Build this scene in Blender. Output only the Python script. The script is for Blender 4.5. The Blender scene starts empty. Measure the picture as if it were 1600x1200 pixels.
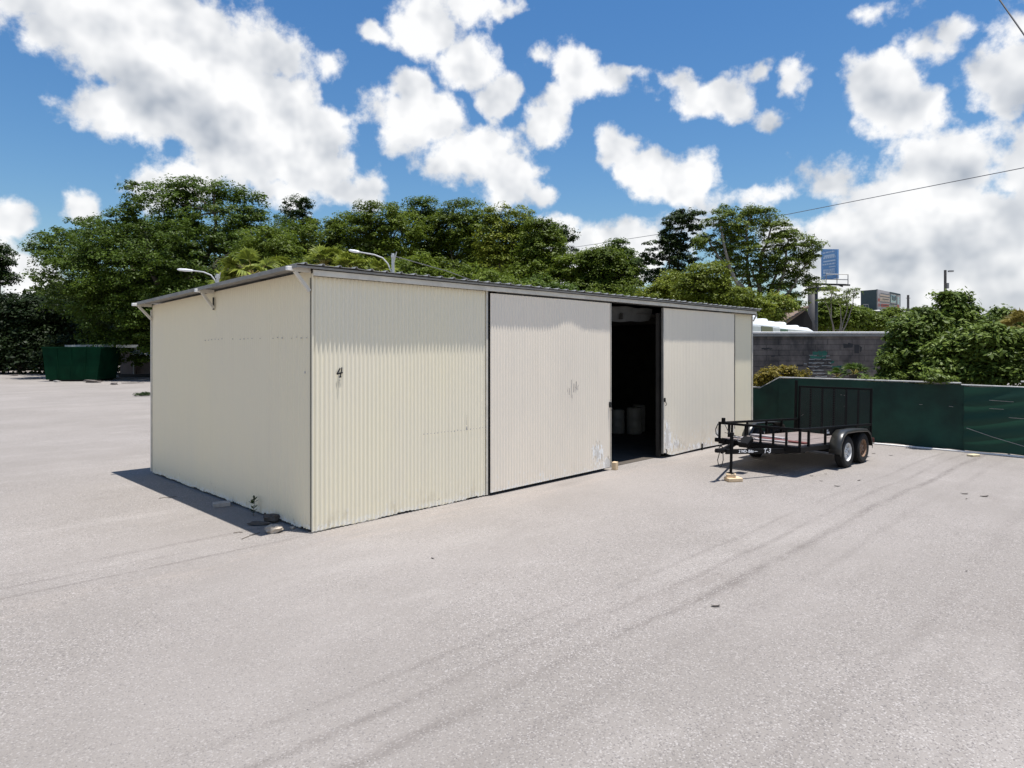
import bpy, math, random
import numpy as np
from mathutils import Vector, Matrix

random.seed(7)
rng = np.random.default_rng(11)
R = math.radians

# ------------------------------------------------------------------ camera / world / sun
F, HZ, H = 1047.0, 547.0, 2.6          # focal length and horizon in pixels of the 1600-wide photograph, eye height in metres
SC = bpy.context.scene
COL = SC.collection
cam_d = bpy.data.cameras.new("camera")
cam = bpy.data.objects.new("camera", cam_d)
COL.objects.link(cam)
cam_d.sensor_width = 36.0
cam_d.lens = 36.0 * F / 1600.0
cam_d.shift_y = -(600.0 - HZ) / 1600.0
cam_d.clip_start = 0.05
cam_d.clip_end = 3000
cam.location = (0, 0, H)
cam.rotation_euler = (R(90), 0, 0)
SC.camera = cam
SC.view_settings.view_transform = 'Standard'
SC.view_settings.look = 'None'
SC.view_settings.exposure = 0.46
SC.view_settings.gamma = 1.0
SC.cycles.max_bounces = 6
SC.cycles.transparent_max_bounces = 8
SC.cycles.use_denoising = True

TO_SUN = Vector((0.152, -0.050, 1.0)).normalized()
sun_d = bpy.data.lights.new("sun", 'SUN')
sun_d.energy = 5.0
sun_d.angle = R(0.5)
sun_d.color = (1.0, 0.97, 0.925)
sun = bpy.data.objects.new("sun", sun_d)
COL.objects.link(sun)
sun.rotation_euler = TO_SUN.to_track_quat('Z', 'Y').to_euler()
sun.location = (0, 0, 40)


def azel(px, py):
    az = math.atan((px - 800) / F)
    el = math.atan((HZ - py) / F * math.cos(az))
    return az, el


def build_world():
    w = bpy.data.worlds.new("World")
    SC.world = w
    w.use_nodes = True
    nt = w.node_tree
    N, L = nt.nodes, nt.links
    N.clear()
    out = N.new('ShaderNodeOutputWorld')
    sky = N.new('ShaderNodeTexSky')
    sky.sky_type = 'NISHITA'
    sky.sun_disc = False
    sky.sun_elevation = math.asin(TO_SUN.z)
    sky.sun_rotation = math.atan2(TO_SUN.x, TO_SUN.y)
    sky.air_density = 1.35
    sky.dust_density = 0.35
    sky.ozone_density = 2.2

    def math_(op, a, b=None, c=None, clamp=False):
        n = N.new('ShaderNodeMath'); n.operation = op; n.use_clamp = clamp
        for i, v in enumerate((a, b, c)):
            if v is None: continue
            if isinstance(v, (int, float)): n.inputs[i].default_value = v
            else: L.new(v, n.inputs[i])
        return n.outputs[0]
    tc = N.new('ShaderNodeTexCoord')
    sep = N.new('ShaderNodeSeparateXYZ'); L.new(tc.outputs['Generated'], sep.inputs[0])
    az = math_('ARCTAN2', sep.outputs[0], sep.outputs[1])
    el = math_('ARCSINE', sep.outputs[2])
    def noise(scale, detail, rough, offset=None, dist=0.0):
        n = N.new('ShaderNodeTexNoise'); n.noise_dimensions = '3D'
        n.inputs['Scale'].default_value = scale; n.inputs['Detail'].default_value = detail
        n.inputs['Roughness'].default_value = rough; n.inputs['Distortion'].default_value = dist
        src = tc.outputs['Generated']
        if offset:
            v = N.new('ShaderNodeVectorMath'); v.operation = 'ADD'; v.inputs[1].default_value = offset
            L.new(src, v.inputs[0]); src = v.outputs[0]
        L.new(src, n.inputs['Vector'])
        return n
    nd = noise(9.0, 4, 0.55)
    comb = N.new('ShaderNodeCombineXYZ'); L.new(az, comb.inputs[0]); L.new(el, comb.inputs[1])
    v1 = N.new('ShaderNodeVectorMath'); v1.operation = 'SUBTRACT'; v1.inputs[1].default_value = (.5, .5, .5)
    L.new(nd.outputs['Color'], v1.inputs[0])
    v2 = N.new('ShaderNodeVectorMath'); v2.operation = 'MULTIPLY_ADD'; v2.inputs[1].default_value = (.080, .080, 0)
    L.new(v1.outputs[0], v2.inputs[0]); L.new(comb.outputs[0], v2.inputs[2])
    P = v2.outputs[0]

    def field(blobs, k):
        cur = None
        for (px, py, rx, ry, wgt) in blobs:
            a, e = azel(px, py)
            ra = rx / F * math.cos(a) ** 2
            re = ry / F * math.cos(a) * math.cos(e) ** 2
            s = N.new('ShaderNodeVectorMath'); s.operation = 'MULTIPLY_ADD'
            s.inputs[1].default_value = (1 / ra, 1 / re, 0)
            s.inputs[2].default_value = (-a / ra, -e / re, 0)
            L.new(P, s.inputs[0])
            ln = N.new('ShaderNodeVectorMath'); ln.operation = 'LENGTH'; L.new(s.outputs[0], ln.inputs[0])
            f = math_('MULTIPLY_ADD', ln.outputs['Value'], -wgt, wgt)
            cur = f if cur is None else math_('SMOOTH_MAX', cur, f, k)
        return cur
    clouds = [  # px, py, rx, ry, weight
        (220, 50, 250, 115, 2.3), (330, 150, 180, 115, 2.2), (400, 235, 150, 90, 1.8), (200, 170, 110, 60, 1.3), (500, 260, 60, 70, 1.2),
        (90, 20, 190, 80, 1), (250, 80, 210, 110, 1.1), (400, 70, 90, 75, 1.1), (260, 180, 150, 75, 1), (360, 210, 130, 85, 1),
        (430, 250, 110, 80, 1), (495, 215, 60, 60, 1.1), (535, 300, 70, 50, 1.1), (440, 300, 90, 60, 1), (300, 270, 120, 50, .9),
        (125, 318, 42, 32, .9), (15, 360, 70, 55, 1), (40, 430, 90, 60, .8), (505, 92, 30, 26, .55), (585, 40, 40, 24, .6),
        (665, 38, 75, 62, 1), (730, 20, 60, 40, .95), (730, 100, 62, 55, 1), (772, 150, 45, 42, .95), (795, 12, 50, 32, .9),
        (645, 135, 48, 42, 1), (665, 195, 92, 78, 1.1), (730, 245, 110, 72, 1.1), (800, 285, 80, 52, 1), (860, 298, 42, 38, .9),
        (905, 100, 62, 55, 1), (940, 130, 85, 48, 1), (985, 115, 60, 26, .8), (868, 182, 52, 50, 1), (838, 95, 45, 35, .7),
        (1110, 148, 60, 34, .85), (1060, 122, 34, 18, .55), (1140, 160, 35, 32, .8), (1240, 135, 34, 34, .8), (1195, 188, 28, 20, .7), (1190, 118, 30, 18, .5),
        (965, 225, 44, 45, .85), (1010, 265, 60, 40, .9), (1055, 275, 75, 48, 1), (1095, 275, 45, 42, .8), (1000, 290, 30, 25, .7),
        (1230, 300, 190, 24, .42), (1290, 285, 80, 30, .42),
        (960, 385, 100, 60, 1.1), (880, 360, 70, 42, 1), (1000, 400, 80, 50, 1), (900, 420, 120, 60, 1),
        (1390, 120, 88, 72, 1.05), (1450, 75, 72, 55, 1.05), (1435, 172, 75, 42, 1), (1345, 130, 38, 52, .9), (1480, 45, 38, 34, .9),
        (1575, 110, 95, 72, 1.05), (1600, 40, 75, 70, .8), (1380, 10, 100, 26, .65),
        (1480, 270, 150, 90, 1.2), (1600, 250, 130, 80, 1.2), (1400, 320, 130, 70, 1.2), (1300, 360, 110, 55, 1.2), (1560, 360, 260, 130, 1.4),
        (1400, 420, 240, 110, 1.3), (1600, 460, 260, 120, 1.2), (1240, 370, 60, 40, .9), (1760, 200, 200, 120, 1), (-200, 80, 220, 110, 1), (-320, 330, 200, 70, .9),
        (1060, 350, 60, 25, .5)]
    fld = field(clouds, 0.18)
    # unseen clouds from slow noise, massed low to brighten the shaded walls
    el_mask = math_('SUBTRACT', el, 0.62)
    rest = noise(2.2, 2, .5, (4.1, 1.2, 7.7))
    restv = math_('MULTIPLY', math_('SUBTRACT', math_('SUBTRACT', rest.outputs['Fac'], 0.44), math_('MULTIPLY', math_('MULTIPLY', math_('SUBTRACT', el, 0.45), 1.8, clamp=True), 0.26)), 4.0)
    side = math_('MAXIMUM', math_('MULTIPLY', math_('ABSOLUTE', az), 1.0), math_('MULTIPLY', el, 1.75))
    sidem = math_('MULTIPLY', math_('SUBTRACT', side, 0.98), 4.0, clamp=True)
    restf = math_('MULTIPLY_ADD', restv, sidem, math_('MULTIPLY_ADD', sidem, 0.9, -1.0))
    fld2 = math_('MAXIMUM', fld, restf)
    n1 = noise(11.0, 10, 0.60)
    n2 = noise(13.0, 3, 0.5, (-0.016, 0.0, -0.030)); n1b = noise(13.0, 3, 0.5)
    n3 = noise(3.4, 3, 0.5, (1.3, 5.1, .4))
    nl = noise(6.5, 3, .55, (2.2, .7, 3.1))
    dens0 = math_('MULTIPLY_ADD', math_('SUBTRACT', n1.outputs['Fac'], 0.5), 2.7, math_('MULTIPLY_ADD', math_('SUBTRACT', nl.outputs['Fac'], .5), .9, fld2))
    mr = N.new('ShaderNodeMapRange'); mr.interpolation_type = 'SMOOTHSTEP'
    mr.inputs['From Min'].default_value = 0.05; mr.inputs['From Max'].default_value = 0.50
    L.new(dens0, mr.inputs['Value'])
    dens = mr.outputs['Result']
    greys = [(270, 160, 210, 60, 1), (120, 110, 150, 50, 1), (380, 230, 130, 35, .7), (170, 60, 120, 40, .6), (690, 240, 110, 80, 1), (770, 290, 80, 35, .6), (1500, 400, 260, 75, 1.1), (1560, 330, 110, 50, .7), (1600, 470, 240, 60, .8),
             (1390, 470, 200, 50, .8), (1440, 160, 60, 30, .5), (920, 420, 100, 30, .5), (1600, 60, 70, 50, .6)]
    g = field(greys, 0.25)
    gm = math_('MULTIPLY_ADD', math_('SUBTRACT', n3.outputs['Fac'], .5), 1.2, g)
    gs = N.new('ShaderNodeMapRange'); gs.interpolation_type = 'SMOOTHSTEP'
    gs.inputs['From Min'].default_value = -0.1; gs.inputs['From Max'].default_value = 1.35
    L.new(gm, gs.inputs['Value'])
    rel = math_('MULTIPLY', math_('SUBTRACT', n2.outputs['Fac'], n1b.outputs['Fac']), 3.2)
    val = math_('SUBTRACT', math_('ADD', 0.90, math_('MULTIPLY', rel, -0.50)), math_('MULTIPLY', gs.outputs['Result'], 0.32))
    rr = N.new('ShaderNodeMapRange')
    L.new(val, rr.inputs['Value']); rr.inputs['From Min'].default_value = 0.35; rr.inputs['From Max'].default_value = 1.0
    ramp = N.new('ShaderNodeMix'); ramp.data_type = 'RGBA'
    ramp.inputs['A'].default_value = (0.41, 0.45, 0.51, 1); ramp.inputs['B'].default_value = (0.93, 0.93, 0.93, 1)
    L.new(rr.outputs['Result'], ramp.inputs['Factor'])
    bsky = N.new('ShaderNodeBackground'); bsky.inputs['Strength'].default_value = 0.067
    hs = N.new('ShaderNodeHueSaturation'); hs.inputs['Saturation'].default_value = 1.28; hs.inputs['Value'].default_value = 1.0
    L.new(sky.outputs[0], hs.inputs['Color'])
    tint = N.new('ShaderNodeMix'); tint.data_type = 'RGBA'; tint.blend_type = 'MULTIPLY'; tint.inputs['Factor'].default_value = 1
    tint.inputs['B'].default_value = (.95, 1.09, 1.25, 1)
    L.new(hs.outputs[0], tint.inputs['A'])
    L.new(tint.outputs['Result'], bsky.inputs['Color'])
    bcl = N.new('ShaderNodeBackground'); bcl.inputs['Strength'].default_value = 0.80
    L.new(ramp.outputs['Result'], bcl.inputs['Color'])
    mix = N.new('ShaderNodeMixShader')
    up = math_('MULTIPLY', math_('GREATER_THAN', sep.outputs[2], -0.02), math_('MULTIPLY', dens, 0.97))
    L.new(up, mix.inputs[0]); L.new(bsky.outputs[0], mix.inputs[1]); L.new(bcl.outputs[0], mix.inputs[2])
    L.new(mix.outputs[0], out.inputs[0])
    w.cycles.sampling_method = 'MANUAL'
    w.cycles.sample_map_resolution = 512


build_world()


# ------------------------------------------------------------------ helpers
def P(px, py, Y):
    """A point at depth Y metres that the photograph shows at pixel (px, py)."""
    return Vector(((px - 800) / F * Y, Y, H + (HZ - py) / F * Y))


def G(px, py, z=0.0):
    Y = (H - z) * F / (py - HZ)
    return Vector(((px - 800) / F * Y, Y, z))


class MB:
    def __init__(s):
        s.v, s.f, s.m = [], [], []
    def add(s, vs, fs, mi=0):
        b = len(s.v)
        s.v += [tuple(v) for v in vs]
        s.f += [tuple(b + i for i in f) for f in fs]
        s.m += [mi] * len(fs)
    def box(s, c, d, rot=None, mi=0, bev=0.0):
        hx, hy, hz = d[0] / 2, d[1] / 2, d[2] / 2
        if bev > 0:
            b = min(bev, hx * .9, hy * .9, hz * .9)
            vs = []
            for sx in (-1, 1):
                for sy in (-1, 1):
                    for sz in (-1, 1):
                        vs += [(sx * hx, sy * (hy - b), sz * (hz - b)), (sx * (hx - b), sy * hy, sz * (hz - b)), (sx * (hx - b), sy * (hy - b), sz * hz)]
            I = lambda sx, sy, sz, k: ((sx * 4 + sy * 2 + sz) * 3 + k)
            fs = []
            for a in (0, 1):
                fs.append([I(a, 0, 0, 0), I(a, 1, 0, 0), I(a, 1, 1, 0), I(a, 0, 1, 0)])
                fs.append([I(0, a, 0, 1), I(1, a, 0, 1), I(1, a, 1, 1), I(0, a, 1, 1)])
                fs.append([I(0, 0, a, 2), I(1, 0, a, 2), I(1, 1, a, 2), I(0, 1, a, 2)])
            for a in (0, 1):
                for c_ in (0, 1):
                    fs.append([I(a, c_, 0, 0), I(a, c_, 1, 0), I(a, c_, 1, 1), I(a, c_, 0, 1)])
                    fs.append([I(a, 0, c_, 0), I(a, 1, c_, 0), I(a, 1, c_, 2), I(a, 0, c_, 2)])
                    fs.append([I(0, a, c_, 1), I(1, a, c_, 1), I(1, a, c_, 2), I(0, a, c_, 2)])
                    for d_ in (0, 1):
                        fs.append([I(a, c_, d_, 0), I(a, c_, d_, 1), I(a, c_, d_, 2)])
        else:
            vs = [(sx * hx, sy * hy, sz * hz) for sx in (-1, 1) for sy in (-1, 1) for sz in (-1, 1)]
            fs = [(0, 1, 3, 2), (4, 6, 7, 5), (0, 4, 5, 1), (2, 3, 7, 6), (0, 2, 6, 4), (1, 5, 7, 3)]
        c = Vector(c)
        if rot is not None:
            M = rot if isinstance(rot, Matrix) else Matrix.Rotation(rot, 3, 'Z')
            vs = [M @ Vector(v) + c for v in vs]
        else:
            vs = [Vector(v) + c for v in vs]
        s.add(vs, fs, mi)
    def bar(s, a, b, w, h, mi=0, bev=0.0):
        a, b = Vector(a), Vector(b)
        d = b - a
        x = d.normalized()
        up = Vector((0, 0, 1)) if abs(x.z) < .95 else Vector((0, 1, 0))
        y = up.cross(x).normalized(); z = x.cross(y)
        M = Matrix((x, y, z)).transposed()
        s.box((a + b) / 2, (d.length, w, h), M, mi, bev)
    def tube(s, pts, rad, n=8, mi=0, cap=True):
        pts = [Vector(p) for p in pts]
        if isinstance(rad, (int, float)): rad = [rad] * len(pts)
        rings = []; prev = None
        for i, p in enumerate(pts):
            t = (pts[min(i + 1, len(pts) - 1)] - pts[max(i - 1, 0)]).normalized()
            if prev is None:
                up = Vector((0, 0, 1)) if abs(t.z) < .9 else Vector((1, 0, 0))
                x = up.cross(t).normalized()
            else:
                x = (prev - t * prev.dot(t)).normalized()
            prev = x; y = t.cross(x)
            rings.append([p + (x * math.cos(2 * math.pi * k / n) + y * math.sin(2 * math.pi * k / n)) * rad[i] for k in range(n)])
        vs = [v for r in rings for v in r]
        fs = [(i * n + k, i * n + (k + 1) % n, (i + 1) * n + (k + 1) % n, (i + 1) * n + k) for i in range(len(pts) - 1) for k in range(n)]
        if cap:
            fs.append(tuple(range(n - 1, -1, -1))); fs.append(tuple((len(pts) - 1) * n + k for k in range(n)))
        s.add(vs, fs, mi)
    def lathe(s, prof, c, axis='Z', n=24, mi=0, close=False):
        c = Vector(c); vs = []
        for (r, h) in prof:
            for k in range(n):
                a = 2 * math.pi * k / n
                if axis == 'Z': vs.append(c + Vector((r * math.cos(a), r * math.sin(a), h)))
                elif axis == 'Y': vs.append(c + Vector((r * math.cos(a), h, r * math.sin(a))))
                else: vs.append(c + Vector((h, r * math.cos(a), r * math.sin(a))))
        m = len(prof)
        fs = [(i * n + k, i * n + (k + 1) % n, ((i + 1) % m) * n + (k + 1) % n, ((i + 1) % m) * n + k) for i in range(m if close else m - 1) for k in range(n)]
        s.add(vs, fs, mi)
    def prism(s, poly, z0, z1, mi=0, mat=None):
        n = len(poly)
        vs = [Vector((x, y, z0)) for x, y in poly] + [Vector((x, y, z1)) for x, y in poly]
        if mat is not None: vs = [mat @ v for v in vs]
        fs = [tuple(range(n - 1, -1, -1)), tuple(range(n, 2 * n))] + [(i, (i + 1) % n, n + (i + 1) % n, n + i) for i in range(n)]
        s.add(vs, fs, mi)
    def grid(s, nu, nv, fn, mi=0):
        vs = [fn(u / nu, v / nv) for v in range(nv + 1) for u in range(nu + 1)]
        fs = [(v * (nu + 1) + u, v * (nu + 1) + u + 1, (v + 1) * (nu + 1) + u + 1, (v + 1) * (nu + 1) + u) for v in range(nv) for u in range(nu)]
        s.add(vs, fs, mi)
    def build(s, name, mats, parent=None, smooth=False, loc=None):
        me = bpy.data.meshes.new(name)
        me.from_pydata(s.v, [], s.f)
        if not isinstance(mats, (list, tuple)): mats = [mats]
        for m in mats: me.materials.append(m)
        if len(mats) > 1: me.polygons.foreach_set('material_index', s.m)
        if smooth: me.polygons.foreach_set('use_smooth', [True] * len(s.f))
        me.update()
        o = bpy.data.objects.new(name, me)
        COL.objects.link(o)
        if parent: o.parent = parent
        if loc is not None: o.location = loc
        return o


def tag(o, label=None, cat=None, group=None, kind=None):
    if label: o['label'] = label
    if cat: o['category'] = cat
    if group: o['group'] = group
    if kind: o['kind'] = kind
    return o


def empty(name, loc, rz=0.0, label=None, cat=None, group=None):
    o = bpy.data.objects.new(name, None)
    COL.objects.link(o)
    o.location = loc; o.rotation_euler = (0, 0, rz)
    o.empty_display_size = .3
    return tag(o, label, cat, group)


def quads_object(name, V, mat, parent=None):
    """V: (n,4,3) array of quads -> one mesh."""
    n = len(V)
    me = bpy.data.meshes.new(name)
    me.vertices.add(n * 4); me.loops.add(n * 4); me.polygons.add(n)
    me.vertices.foreach_set('co', np.ascontiguousarray(V, dtype=np.float32).ravel())
    me.loops.foreach_set('vertex_index', np.arange(n * 4, dtype=np.int32))
    me.polygons.foreach_set('loop_start', np.arange(0, n * 4, 4, dtype=np.int32))
    me.polygons.foreach_set('loop_total', np.full(n, 4, dtype=np.int32))
    me.materials.append(mat)
    me.update(calc_edges=True)
    o = bpy.data.objects.new(name, me)
    COL.objects.link(o)
    if parent: o.parent = parent
    return o


# ------------------------------------------------------------------ materials
def nmat(name, color, rough=.6, metal=0.0, var=0.0, vscale=3.0, dark=None, bump=0.0, bscale=40.0, spec=None, coord='Object', stretch=(1, 1, 1), detail=5):
    """Principled material whose colour drifts between color*(1-var) and color*(1+var), with an optional bump."""
    m = bpy.data.materials.new(name); m.use_nodes = True
    nt = m.node_tree; N, L = nt.nodes, nt.links
    b = N['Principled BSDF']
    b.inputs['Roughness'].default_value = rough; b.inputs['Metallic'].default_value = metal
    if spec is not None: b.inputs['Specular IOR Level'].default_value = spec
    b.inputs['Base Color'].default_value = (*color, 1)
    tc = N.new('ShaderNodeTexCoord'); mp = N.new('ShaderNodeMapping'); mp.inputs['Scale'].default_value = stretch
    L.new(tc.outputs[coord], mp.inputs[0])
    if var > 0 or dark:
        n = N.new('ShaderNodeTexNoise'); n.inputs['Scale'].default_value = vscale; n.inputs['Detail'].default_value = detail; n.inputs['Roughness'].default_value = .62
        L.new(mp.outputs[0], n.inputs['Vector'])
        mx = N.new('ShaderNodeMix'); mx.data_type = 'RGBA'
        a = dark or tuple(c * (1 - var) for c in color)
        mx.inputs['A'].default_value = (*a, 1); mx.inputs['B'].default_value = (*tuple(min(1, c * (1 + var)) for c in color), 1)
        mr = N.new('ShaderNodeMapRange'); mr.inputs['From Min'].default_value = .32; mr.inputs['From Max'].default_value = .68
        L.new(n.outputs['Fac'], mr.inputs['Value']); L.new(mr.outputs[0], mx.inputs['Factor'])
        L.new(mx.outputs['Result'], b.inputs['Base Color'])
    if bump > 0:
        n2 = N.new('ShaderNodeTexNoise'); n2.inputs['Scale'].default_value = bscale; n2.inputs['Detail'].default_value = 4
        L.new(mp.outputs[0], n2.inputs['Vector'])
        bp = N.new('ShaderNodeBump'); bp.inputs['Strength'].default_value = bump; bp.inputs['Distance'].default_value = .01
        L.new(n2.outputs['Fac'], bp.inputs['Height']); L.new(bp.outputs[0], b.inputs['Normal'])
    return m


def leaf_mat(name, c1, c2, c3=None, trans=.32, scale=.35):
    m = bpy.data.materials.new(name); m.use_nodes = True
    nt = m.node_tree; N, L = nt.nodes, nt.links
    N.clear()
    out = N.new('ShaderNodeOutputMaterial')
    geo = N.new('ShaderNodeNewGeometry'); tc = N.new('ShaderNodeTexCoord')
    n = N.new('ShaderNodeTexNoise'); n.inputs['Scale'].default_value = scale; n.inputs['Detail'].default_value = 3
    L.new(geo.outputs['Position'], n.inputs['Vector'])
    ad = N.new('ShaderNodeMath'); ad.operation = 'MULTIPLY_ADD'; ad.inputs[1].default_value = .55
    L.new(geo.outputs['Random Per Island'], ad.inputs[0])
    mr = N.new('ShaderNodeMapRange'); mr.inputs['From Min'].default_value = .3; mr.inputs['From Max'].default_value = .7; mr.inputs['To Max'].default_value = .5
    L.new(n.outputs['Fac'], mr.inputs['Value']); L.new(mr.outputs[0], ad.inputs[2])
    rp = N.new('ShaderNodeValToRGB')
    rp.color_ramp.elements[0].color = (*c1, 1); rp.color_ramp.elements[1].color = (*c2, 1)
    rp.color_ramp.elements[0].position = .1; rp.color_ramp.elements[1].position = .85
    if c3:
        e = rp.color_ramp.elements.new(.97); e.color = (*c3, 1)
    L.new(ad.outputs[0], rp.inputs[0])
    b = N.new('ShaderNodeBsdfPrincipled'); b.inputs['Roughness'].default_value = .5; b.inputs['Specular IOR Level'].default_value = .18
    L.new(rp.outputs[0], b.inputs['Base Color'])
    t = N.new('ShaderNodeBsdfTranslucent'); L.new(rp.outputs[0], t.inputs[0])
    mx = N.new('ShaderNodeMixShader'); mx.inputs[0].default_value = trans
    L.new(b.outputs[0], mx.inputs[1]); L.new(t.outputs[0], mx.inputs[2]); L.new(mx.outputs[0], out.inputs[0])
    return m


def wall_mat(name, color, tint, zsplash=.5, chip=.6, streak=.10, spots=()):
    """Old cream paint on corrugated steel: faint vertical streaks, dust near the ground, chipped pale and rusty patches low down."""
    m = bpy.data.materials.new(name); m.use_nodes = True
    nt = m.node_tree; N, L = nt.nodes, nt.links
    b = N['Principled BSDF']; b.inputs['Roughness'].default_value = .55; b.inputs['Specular IOR Level'].default_value = .25
    tc = N.new('ShaderNodeTexCoord')
    def noise(scale, detail, stretch, rough=.6):
        mp = N.new('ShaderNodeMapping'); mp.inputs['Scale'].default_value = stretch
        L.new(tc.outputs['Object'], mp.inputs[0])
        n = N.new('ShaderNodeTexNoise'); n.inputs['Scale'].default_value = scale; n.inputs['Detail'].default_value = detail; n.inputs['Roughness'].default_value = rough
        L.new(mp.outputs[0], n.inputs['Vector']); return n.outputs['Fac']
    def mrange(v, a, c, lo=0., hi=1.):
        r = N.new('ShaderNodeMapRange'); r.interpolation_type = 'SMOOTHSTEP'
        r.inputs['From Min'].default_value = a; r.inputs['From Max'].default_value = c; r.inputs['To Min'].default_value = lo; r.inputs['To Max'].default_value = hi
        L.new(v, r.inputs['Value']); return r.outputs[0]
    def mixc(f, a, c):
        x = N.new('ShaderNodeMix'); x.data_type = 'RGBA'
        if isinstance(f, float): x.inputs['Factor'].default_value = f
        else: L.new(f, x.inputs['Factor'])
        for k, v in (('A', a), ('B', c)):
            if isinstance(v, tuple): x.inputs[k].default_value = (*v, 1)
            else: L.new(v, x.inputs[k])
        return x.outputs['Result']
    def mul(a, c):
        x = N.new('ShaderNodeMath'); x.operation = 'MULTIPLY'; x.use_clamp = True
        L.new(a, x.inputs[0])
        if isinstance(c, float): x.inputs[1].default_value = c
        else: L.new(c, x.inputs[1])
        return x.outputs[0]
    sep = N.new('ShaderNodeSeparateXYZ'); L.new(tc.outputs['Object'], sep.inputs[0])
    base = mixc(mrange(noise(.55, 4, (1, 1, .5)), .35, .65), color, tint)
    st = mixc(mul(mrange(noise(1.0, 6, (9, 9, .35), .7), .5, .75), streak), base, tuple(c * .55 for c in color))
    low = mrange(sep.outputs[2], zsplash, 0.0)
    dirt = mixc(mul(mul(low, mrange(noise(3.0, 5, (2, 2, 1)), .5, .72)), .30), st, (.33, .26, .17))
    chips = mul(mrange(noise(9.0, 5, (1.6, 1.6, .8), .7), .575, .62), mul(mrange(sep.outputs[2], zsplash * 1.1, .02), chip))
    c2 = mixc(chips, dirt, (.86, .84, .80))
    c2 = mixc(mul(mrange(noise(14.0, 4, (1.5, 1.5, 1.2), .7), .47, .52), mul(mrange(sep.outputs[2], .13, .05), chip)), c2, (.88, .86, .82))
    for (xc, zc, rx, rz, lo) in spots:   # where the paint has come off in flakes
        sub = N.new('ShaderNodeVectorMath'); sub.operation = 'MULTIPLY_ADD'
        sub.inputs[1].default_value = (1 / rx, 0, 1 / rz); sub.inputs[2].default_value = (-xc / rx, 0, -zc / rz)
        L.new(tc.outputs['Object'], sub.inputs[0])
        ln = N.new('ShaderNodeVectorMath'); ln.operation = 'LENGTH'; L.new(sub.outputs[0], ln.inputs[0])
        add = N.new('ShaderNodeMath'); add.operation = 'MULTIPLY_ADD'; add.inputs[1].default_value = -.25
        L.new(ln.outputs['Value'], add.inputs[0]); L.new(noise(7.0, 6, (2.0, 2.0, .8), .75), add.inputs[2])
        c2 = mixc(mrange(add.outputs[0], lo, lo + .035), c2, (.93, .91, .87))
        add2 = N.new('ShaderNodeMath'); add2.operation = 'MULTIPLY_ADD'; add2.inputs[1].default_value = -.25
        L.new(ln.outputs['Value'], add2.inputs[0]); L.new(noise(11.0, 6, (2.0, 2.0, .5), .75), add2.inputs[2])
        c2 = mixc(mul(mrange(add2.outputs[0], lo + .03, lo + .06), .45), c2, (.33, .27, .20))
    rust = mul(mrange(noise(14.0, 5, (1.4, 1.4, .5), .75), .63, .68), mul(mrange(sep.outputs[2], .35, .02), .8))
    c3 = mixc(rust, c2, (.20, .11, .06))
    L.new(c3, b.inputs['Base Color'])
    bp = N.new('ShaderNodeBump'); bp.inputs['Strength'].default_value = .12; bp.inputs['Distance'].default_value = .02
    L.new(noise(2.2, 4, (1, 1, .4)), bp.inputs['Height']); L.new(bp.outputs[0], b.inputs['Normal'])
    return m


M = {}
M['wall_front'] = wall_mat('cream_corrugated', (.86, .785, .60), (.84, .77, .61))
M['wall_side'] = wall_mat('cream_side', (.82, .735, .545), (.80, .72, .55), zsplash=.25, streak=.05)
M['door'] = wall_mat('greyish_white_door', (.86, .765, .635), (.82, .735, .615), zsplash=.45, chip=1.0, streak=.14, spots=((6.62, .42, .32, .32, .36), (6.98, .12, .14, .16, .25)))
M['door2'] = wall_mat('cream_door', (.85, .765, .62), (.82, .74, .61), zsplash=.9, chip=1.0, streak=.14, spots=((9.42, .45, .20, .60, .33), (9.85, .28, .40, .25, .38), (12.0, .35, .25, .30, .40), (11.0, .12, 1.2, .16, .40)))
M['trim'] = nmat('aged_cream_trim', (.62, .58, .50), .6, var=.12, vscale=5)
M['trim_dark'] = nmat('dark_gap', (.03, .028, .025), .8)
M['fascia'] = nmat('grey_fascia', (.24, .23, .21), .65, var=.2, vscale=4)
M['roof'] = nmat('weathered_galvanised', (.31, .31, .30), .55, metal=.25, var=.25, vscale=2.5, bump=.1)
M['white_end'] = nmat('bare_pale_end', (.82, .80, .76), .6)
M['blackout_lining'] = nmat('dark_interior', (.035, .032, .028), .9, var=.3)
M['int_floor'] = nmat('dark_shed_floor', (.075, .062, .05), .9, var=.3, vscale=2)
M['black'] = nmat('black_paint', (.006, .006, .006), .6, var=.2, vscale=8)
M['ink'] = nmat('black_marker', (.012, .012, .014), .6)
M['ink_faint'] = nmat('faded_marker', (.56, .53, .44), .7, var=.2, vscale=12)
M['scrape'] = nmat('scraped_paint', (.40, .375, .35), .7, var=.25, vscale=30)
M['black_steel'] = nmat('black_trailer_paint', (.0045, .0042, .0042), .55, var=.35, vscale=9, spec=.16)
M['fender'] = nmat('dusty_black_fender', (.026, .026, .023), .36, var=.35, vscale=5)
M['rubber'] = nmat('tyre_rubber', (.007, .0068, .0065), .9, var=.3, vscale=20)
M['rim_white'] = nmat('white_painted_rim', (.62, .62, .61), .5)
M['rim_rust'] = nmat('rusty_rim', (.20, .12, .075), .75, var=.45, vscale=25)
M['steel'] = nmat('dull_steel', (.30, .29, .28), .5, metal=.6)
M['decal'] = nmat('white_decal', (.80, .80, .80), .5)
M['deck'] = nmat('weathered_deck_planks', (.20, .165, .15), .85, var=.3, vscale=4, stretch=(.4, 6, 1))
M['deck_red'] = nmat('red_painted_board', (.13, .035, .030), .8, var=.3, vscale=6)
M['deck_grey'] = nmat('grey_board', (.30, .28, .28), .85, var=.3, vscale=6)
M['block_wood'] = nmat('sawn_wood_block', (.62, .47, .30), .8, var=.2, vscale=14, stretch=(1, 8, 8))
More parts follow.
